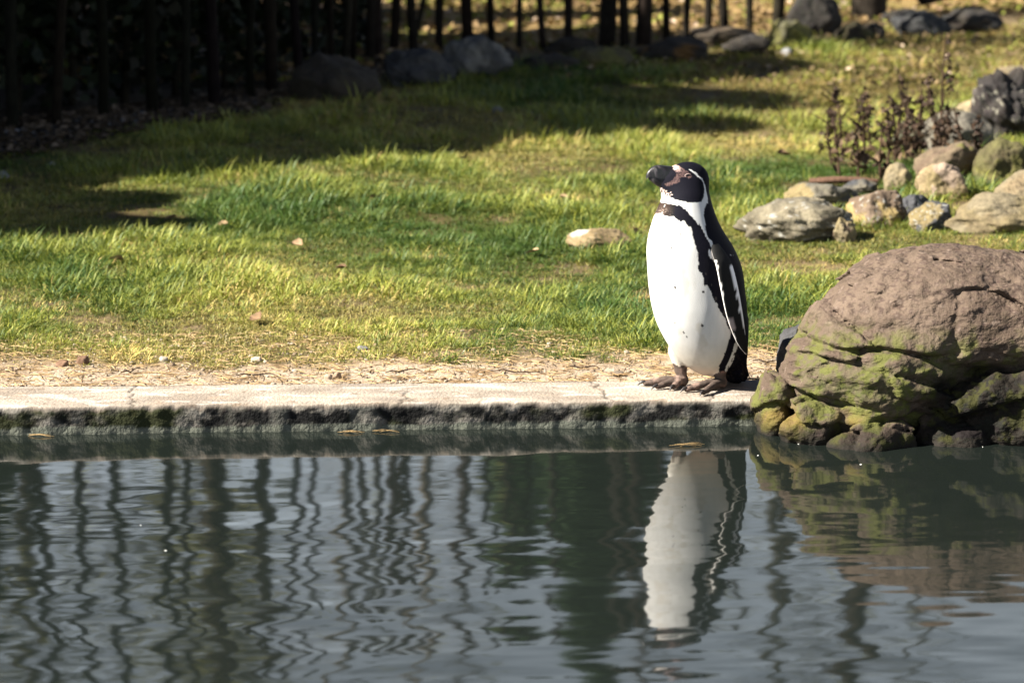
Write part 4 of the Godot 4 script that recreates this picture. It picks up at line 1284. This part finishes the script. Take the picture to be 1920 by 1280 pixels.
func penguin_colour(p: Vector3, n: Vector3) -> Vector3:
	var black := Vector3(0.007, 0.007, 0.0085)
	var w := Vector3(0.52, 0.518, 0.51)
	var fn := feather_noise(p)
	var i := int(clampf(p.y / TH, 0.0, TN - 2.0))
	var ang := rad_to_deg(atan2(p.x, p.z - tz[i]))
	var a := absf(ang) + 2.2 * fn.x + 2.0 * fn.y
	var h := p.y + 0.0032 * fn.x + 0.0022 * fn.y
	# feet
	var foot := 10.0
	for c in FEET:
		foot = minf(foot, cap(p, c[0], c[1], c[2], c[3]))
	var ql := p - HEAD_O
	var f := ql.dot(HEAD_F)
	if foot < 0.0035 and p.y < 0.062 + 0.006 * fn.x:
		var q := p * 100.0
		var c := mix3(Vector3(0.070, 0.052, 0.045), Vector3(0.20, 0.14, 0.115), ss(-0.15, 0.35, nf.get_noise_3dv(q * 9.0) + 0.6 * nf.get_noise_3dv(q * 40.0)))
		c = mix3(c, Vector3(0.28, 0.16, 0.13), ss(0.035, 0.06, p.y) * ss(-0.1, 0.3, nf.get_noise_3dv(q * 12.0)))
		return c
	if p.y > 0.508:
		var fu := Vector2(f + 0.0012 * fn.x, p.y + 0.0012 * fn.y)
		if Geometry2D.is_point_in_polygon(fu, FACE):
			var t := nz.get_noise_3dv(p * 20000.0)
			var c := mix3(Vector3(0.12, 0.075, 0.072), Vector3(0.065, 0.04, 0.04), 0.5 + t)
			c = mix3(c, Vector3(0.60, 0.44, 0.40), ss(0.585, 0.600, p.y) * ss(0.04, 0.06, f))
			return mix3(c, black, ss(0.15, 0.35, nz.get_noise_3dv(p * 36000.0)) * 0.9)
		if Geometry2D.is_point_in_polygon(fu, CHIN) and nz.get_noise_3dv(p * 34000.0) > 0.05:
			return Vector3(0.50, 0.40, 0.36)
		if Geometry2D.is_point_in_polygon(fu, CHEEK):
			return black
		if Geometry2D.is_point_in_polygon(Vector2(f + 0.0016 * fn.x, p.y + 0.002 * fn.y), RING):
			return w
		return black
	var cream := mix3(w, Vector3(0.48, 0.45, 0.39), ss(0.16, 0.05, p.y))
	cream *= 0.93 + 0.10 * nf.get_noise_3d(p.x * 4000.0, p.y * 1500.0, p.z * 4000.0)
	cream = mix3(cream, Vector3(0.38, 0.35, 0.30), ss(0.15, 0.5, nf.get_noise_3d(p.x * 1500.0, p.y * 900.0 + 7.0, p.z * 1500.0)) * 0.5)
	cream = mix3(cream, Vector3(0.70, 0.55, 0.43), ss(0.075, 0.035, p.y) * 0.8)
	for s in SPOTS:
		var da: float = deg_to_rad(ang - s[0]) * 115.0
		var dh: float = (p.y - s[1]) * 1000.0
		if da * da * 1.5 + dh * dh * 0.7 < s[2] * s[2] * (0.75 + 0.6 * fn.y):
			return Vector3(0.04, 0.036, 0.036)
	var dsh := Vector2((ang - 80.0) / 2.4, (p.y - 0.378 + (ang - 80.0) * 0.0012) * 70.0) 
	if dsh.length() < 1.0 + fn.y * 0.6:
		return w
	if a < at_table(A1, h):
		return cream
	if a < at_table(A2, h):
		# the band is brown and worn at the breast
		var worn := ss(40.0, 5.0, absf(ang + 8.0)) * ss(0.46, 0.475, p.y)
		var c := mix3(black, Vector3(0.040, 0.026, 0.021), worn * 0.9)
		return mix3(c, Vector3(0.40, 0.32, 0.28), 0.7 * worn * ss(0.34, 0.46, nz.get_noise_3dv(p * 38000.0)) * ss(0.500, 0.485, p.y))
	if a < at_table(A3, h):
		if p.y < 0.2 and nz.get_noise_3dv(p * 9000.0) > 0.55:
			return Vector3(0.05, 0.04, 0.035)
		return w
	return mix3(black, Vector3(0.032, 0.026, 0.022), ss(0.2, 0.5, nf.get_noise_3dv(p * 9000.0)) * ss(0.2, 0.1, p.y))

func make_penguin() -> void:
	for k in TN:
		var h := k * TH
		tz.append(0.0)
		tb.append(0.0)
		ts.append(0.0)
		var zv := 0.0
		var bv := 0.0
		for r in TAB.size():
			if h <= TAB[r][0] or r == TAB.size() - 1:
				var j := maxi(r - 1, 0)
				var p0: Array = TAB[maxi(j - 1, 0)]
				var p1: Array = TAB[j]
				var p2: Array = TAB[mini(j + 1, TAB.size() - 1)]
				var p3: Array = TAB[mini(j + 2, TAB.size() - 1)]
				var t := clampf((h - p1[0]) / maxf(p2[0] - p1[0], 1e-6), 0.0, 1.0)
				zv = cubic_interpolate(p1[1], p2[1], p0[1], p3[1], t)
				bv = cubic_interpolate(p1[2], p2[2], p0[2], p3[2], t)
				if h < 0.055:
					bv = lerpf(p1[2], p2[2], t)
				break
		tz[k] = zv
		tb[k] = maxf(bv, 0.001)
	# round off the underside
	for k in TN:
		var h := k * TH
		if h < 0.25:
			tb[k] = maxf(0.001, 0.1232 * sqrt(maxf(0.0, 1.0 - pow((0.25 - h) / 0.223, 2.0))))
	for pass_ in 40:
		var c := tb.duplicate()
		var cz := tz.duplicate()
		for k in range(1, TN - 1):
			if k > 34:
				tb[k] = (c[k - 1] + 2.0 * c[k] + c[k + 1]) * 0.25
			tz[k] = (cz[k - 1] + 2.0 * cz[k] + cz[k + 1]) * 0.25
	for k in range(1, TN - 1):
		ts[k] = sqrt(1.0 + pow((tb[k + 1] - tb[k - 1]) / (2.0 * TH), 2.0) + pow((tz[k + 1] - tz[k - 1]) / (2.0 * TH), 2.0))
	ts[0] = 1.0
	ts[TN - 1] = ts[TN - 2]
	HEAD_O = inb(0.0, 0.0, 0.002)
	# [from, to, radius, radius, blend]
	var leg := func(hip: Vector3, ank: Vector3, heel: Vector3, toes: Array):
		FEET.append([hip, ank, 0.024, 0.0150, 0.012])
		FEET.append([ank, heel, 0.0155, 0.0115, 0.006])
		for t in toes:
			var knuckle: Vector3 = heel.lerp(t, 0.48) + Vector3(0, 0.0075, 0)
			var pad: Vector3 = heel.lerp(t, 0.80)
			pad.y = 0.0115
			FEET.append([heel + Vector3(0, 0.005, 0), knuckle, 0.0120, 0.0098, 0.004])
			FEET.append([knuckle, pad, 0.0098, 0.0088, 0.003])
			FEET.append([pad, t, 0.0088, 0.0072, 0.003])
	var l_toes := [inb(-0.018, 0.008, 0.052), inb(0.024, 0.008, 0.092), inb(-0.005, 0.008, 0.022)]
	var r_toes := [inb(-0.124, 0.008, -0.036), inb(-0.094, 0.008, 0.014), inb(-0.052, 0.008, 0.020)]
	leg.call(inb(0.066, 0.095, -0.005), inb(0.072, 0.045, 0.0), inb(0.080, 0.012, 0.0), l_toes)
	leg.call(inb(-0.040, 0.095, -0.032), inb(-0.030, 0.045, -0.034), inb(-0.022, 0.012, -0.030), r_toes)
	var parts := nets(penguin_d, Vector3(-0.16, -0.006, -0.20), Vector3(0.16, 0.63, 0.19), 0.0030)
	var mesh := painted(parts, penguin_colour)
	var t := thing("penguin", "black and white banded penguin standing on the kerb, facing left, by the boulder", "penguin", Vector3(0.483, 0.0688, -0.03), -WY)
	put("body", mesh, M.feather, t)
	var tf := Buf.new()
	var rr := RandomNumberGenerator.new()
	rr.seed = 8
	for k in 34:
		var a := r_spread(k, 34)
		var root := Vector3(a * 0.044, 0.075 + 0.02 * rr.randf(), -0.126 - 0.022 * rr.randf() + 0.02 * a * a)
		var tip := Vector3(a * 0.062 + rr.randf_range(-0.005, 0.005), 0.004 + 0.022 * rr.randf() + 0.012 * a * a, -0.158 + 0.018 * rr.randf_range(-1.0, 1.0) + 0.02 * a * a)
		tube(tf, [root, root.lerp(tip, 0.5) + Vector3(0, 0, -0.004), root.lerp(tip, 0.85), tip], [0.006, 0.0062, 0.004, 0.0006], 6, Color(0.012, 0.011, 0.011), false, 0.5)
	put("tail_feathers", done(tf), M.feather, t)
	# flippers: [height, right, towards the viewer, half chord, half thickness]
	var FL := [[0.405, 0.048, 0.088, 0.012, 0.007], [0.385, 0.058, 0.099, 0.020, 0.008], [0.352, 0.073, 0.110, 0.026, 0.008], [0.292, 0.0875, 0.110, 0.029, 0.0065], [0.2187, 0.103, 0.106, 0.0275, 0.0055], [0.158, 0.119, 0.092, 0.019, 0.0045], [0.125, 0.131, 0.076, 0.011, 0.0035], [0.106, 0.1395, 0.066, 0.003, 0.002]]
	for side in [1, -1]:
		var b := Buf.new()
		const NS := 20
		var fine := []
		for k in 43:
			var u := k / 42.0 * (FL.size() - 1)
			var j := mini(int(u), FL.size() - 2)
			var row := []
			for q in 5:
				row.append(cubic_interpolate(FL[j][q], FL[j + 1][q], FL[maxi(j - 1, 0)][q], FL[mini(j + 2, FL.size() - 1)][q], u - j))
			fine.append(row)
		for k in fine.size():
			var s: Array = fine[k]
			var c := inb(s[1], s[0], s[2])
			var dir := inb(0.80, 0.10, -0.60).normalized()
			var nor := inb(0.60, 0.0, 0.80).normalized()
			for q in NS:
				var a := TAU * q / NS
				var ca := cos(a)
				var p: Vector3 = c + dir * ca * s[3] + nor * sin(a) * s[4] * (1.0 - 0.35 * ca)
				var col := Vector3(0.012, 0.012, 0.015)
				var w := 0.03 * nz.get_noise_2d(k * 140.0, q * 60.0)
				if ca < -0.965 + w and k > 9:
					col = Vector3(0.78, 0.76, 0.73)
				if ca < -0.55 and k > 22 and nz.get_noise_2d(k * 320.0, 3.0) > 0.25:
					col = mix3(col, Vector3(0.6, 0.5, 0.48), 0.5)
				if ca > lerpf(0.30, 0.90, clampf((k - 12) / 17.0, 0.0, 1.0)) + w * 5.0 and k > 12 and k < 30:
					col = Vector3(0.76, 0.76, 0.77)
				if sin(a) < -0.2:
					col = Vector3(0.45, 0.42, 0.40)
				if side < 0:
					p.x = -p.x
				b.v.append(p)
				b.c.append(Color(col.x, col.y, col.z))
		for k in fine.size() - 1:
			for q in NS:
				var o := k * NS + q
				var e := k * NS + (q + 1) % NS
				if side > 0:
					b.i.append_array([o, o + NS, e + NS, o, e + NS, e])
				else:
					b.i.append_array([o, e + NS, o + NS, o, e, e + NS])
		var fm := done(b)
		var fl := put("flipper", fm, M.feather, t)
		if vol_sign(b) > 0.0:
			fl.mesh = flipped(b)
	# bill: [forward, low, high, half width]
	put("upper_bill", bill([[0.052, 0.563, 0.600, 0.019], [0.066, 0.566, 0.601, 0.018], [0.080, 0.569, 0.6030, 0.0172], [0.096, 0.571, 0.6050, 0.0155], [0.110, 0.573, 0.6040, 0.0132], [0.121, 0.5755, 0.5985, 0.0092], [0.129, 0.5745, 0.591, 0.0070], [0.1335, 0.571, 0.583, 0.0040], [0.1350, 0.5695, 0.575, 0.001]], false), M.horn, t)
	put("lower_bill", bill([[0.052, 0.538, 0.566, 0.017], [0.066, 0.538, 0.568, 0.0155], [0.082, 0.540, 0.5725, 0.0155], [0.096, 0.545, 0.5755, 0.0135], [0.108, 0.552, 0.5765, 0.0112], [0.119, 0.561, 0.5765, 0.0085], [0.127, 0.567, 0.575, 0.004]], true), M.horn, t)
	for side in [1, -1]:
		var out := 0.055
		while out > 0.02 and penguin_d(hd(0.0318, 0.58, out * side)) > 0.0:
			out -= 0.0004
		var eye := Buf.new()
		tube(eye, [hd(0.0318, 0.5800, (out - 0.002) * side), hd(0.0318, 0.5800, (out + 0.0006) * side), hd(0.0318, 0.5800, (out + 0.0014) * side)], [0.0042, 0.0040, 0.002], 14, Color(0.02, 0.012, 0.01))
		var eo := put("eye", done(eye), M.eye, t)
		var ring := Buf.new()
		var loop := []
		var rad := []
		for q in 17:
			var a := TAU * q / 16.0
			loop.append(hd(0.0312 + 0.0076 * cos(a), 0.5798 + 0.0042 * sin(a) - 0.0008 * cos(a), (out + 0.0012 - 0.0010 * cos(a) * cos(a)) * side))
			rad.append(0.0009)
		tube(ring, loop, rad, 6, Color(0.42, 0.31, 0.29), false)
		put("eyelid", done(ring), M.skin, eo)
	for list in [l_toes, r_toes]:
		var heel: Vector3 = inb(0.080, 0.012, 0.0) if list == l_toes else inb(-0.022, 0.012, -0.030)
		for q in list:
			var d: Vector3 = (q - heel)
			d.y = 0.0
			d = d.normalized()
			var cl := Buf.new()
			tube(cl, [q + d * 0.001 + Vector3(0, 0.003, 0), q + d * 0.009 + Vector3(0, 0.0035, 0), q + d * 0.016 + Vector3(0, -0.001, 0), q + d * 0.0205 + Vector3(0, -0.007, 0)], [0.0058, 0.0046, 0.0027, 0.0006], 9, Color(0.022, 0.018, 0.017))
			put("claw", done(cl), M.horn, t)

func r_spread(k: int, n: int) -> float:
	return 2.0 * k / (n - 1.0) - 1.0

func vol_sign(b: Buf) -> float:
	var s := 0.0
	for k in range(0, b.i.size(), 3):
		s += b.v[b.i[k]].cross(b.v[b.i[k + 1]]).dot(b.v[b.i[k + 2]])
	return s

func flipped(b: Buf) -> ArrayMesh:
	for k in range(0, b.i.size(), 3):
		var t := b.i[k + 1]
		b.i[k + 1] = b.i[k + 2]
		b.i[k + 2] = t
	return done(b)

func bill(rows: Array, lower: bool) -> ArrayMesh:
	var b := Buf.new()
	const NS := 18
	var fine := []
	for k in 31:
		var u := k / 30.0 * (rows.size() - 1)
		var j := mini(int(u), rows.size() - 2)
		var row := []
		for q in 4:
			row.append(cubic_interpolate(rows[j][q], rows[j + 1][q], rows[maxi(j - 1, 0)][q], rows[mini(j + 2, rows.size() - 1)][q], u - j))
		fine.append(row)
	for k in fine.size():
		var s: Array = fine[k]
		for q in NS:
			var a := TAU * q / NS
			var sa := sin(a)
			var y: float = lerpf(s[1], s[2], pow(maxf(sa, 0.0), 0.75))
			if lower:
				y = lerpf(s[2], s[1], pow(maxf(-sa, 0.0), 0.75))
			var sq := signf(cos(a)) * pow(absf(cos(a)), 0.75)
			var p := hd(s[0], y, sq * s[3])
			var n1 := nz.get_noise_3dv(p * 9000.0)
			var c := Vector3(0.010, 0.009, 0.010) * (1.2 + n1)
			var band := ss(0.010, 0.0, absf(s[0] - 0.112 + (y - 0.585) * 0.4)) * ss(0.0, 0.3, n1 + 0.1)
			c = mix3(c, Vector3(0.12, 0.11, 0.115), band * 0.55)
			if lower:
				c = mix3(c, Vector3(0.20, 0.12, 0.10), ss(0.084, 0.072, s[0] + 0.004 * n1))
			else:
				c = mix3(c, Vector3(0.12, 0.07, 0.068), ss(0.066, 0.058, s[0] + (y - 0.58) * 0.7 + 0.006 * n1))
			b.v.append(p)
			b.c.append(Color(c.x, c.y, c.z))
	for k in fine.size() - 1:
		for q in NS:
			var o := k * NS + q
			var e := k * NS + (q + 1) % NS
			b.i.append_array([o, e + NS, o + NS, o, e, e + NS])
	if vol_sign(b) > 0.0:
		return flipped(b)
	return done(b)
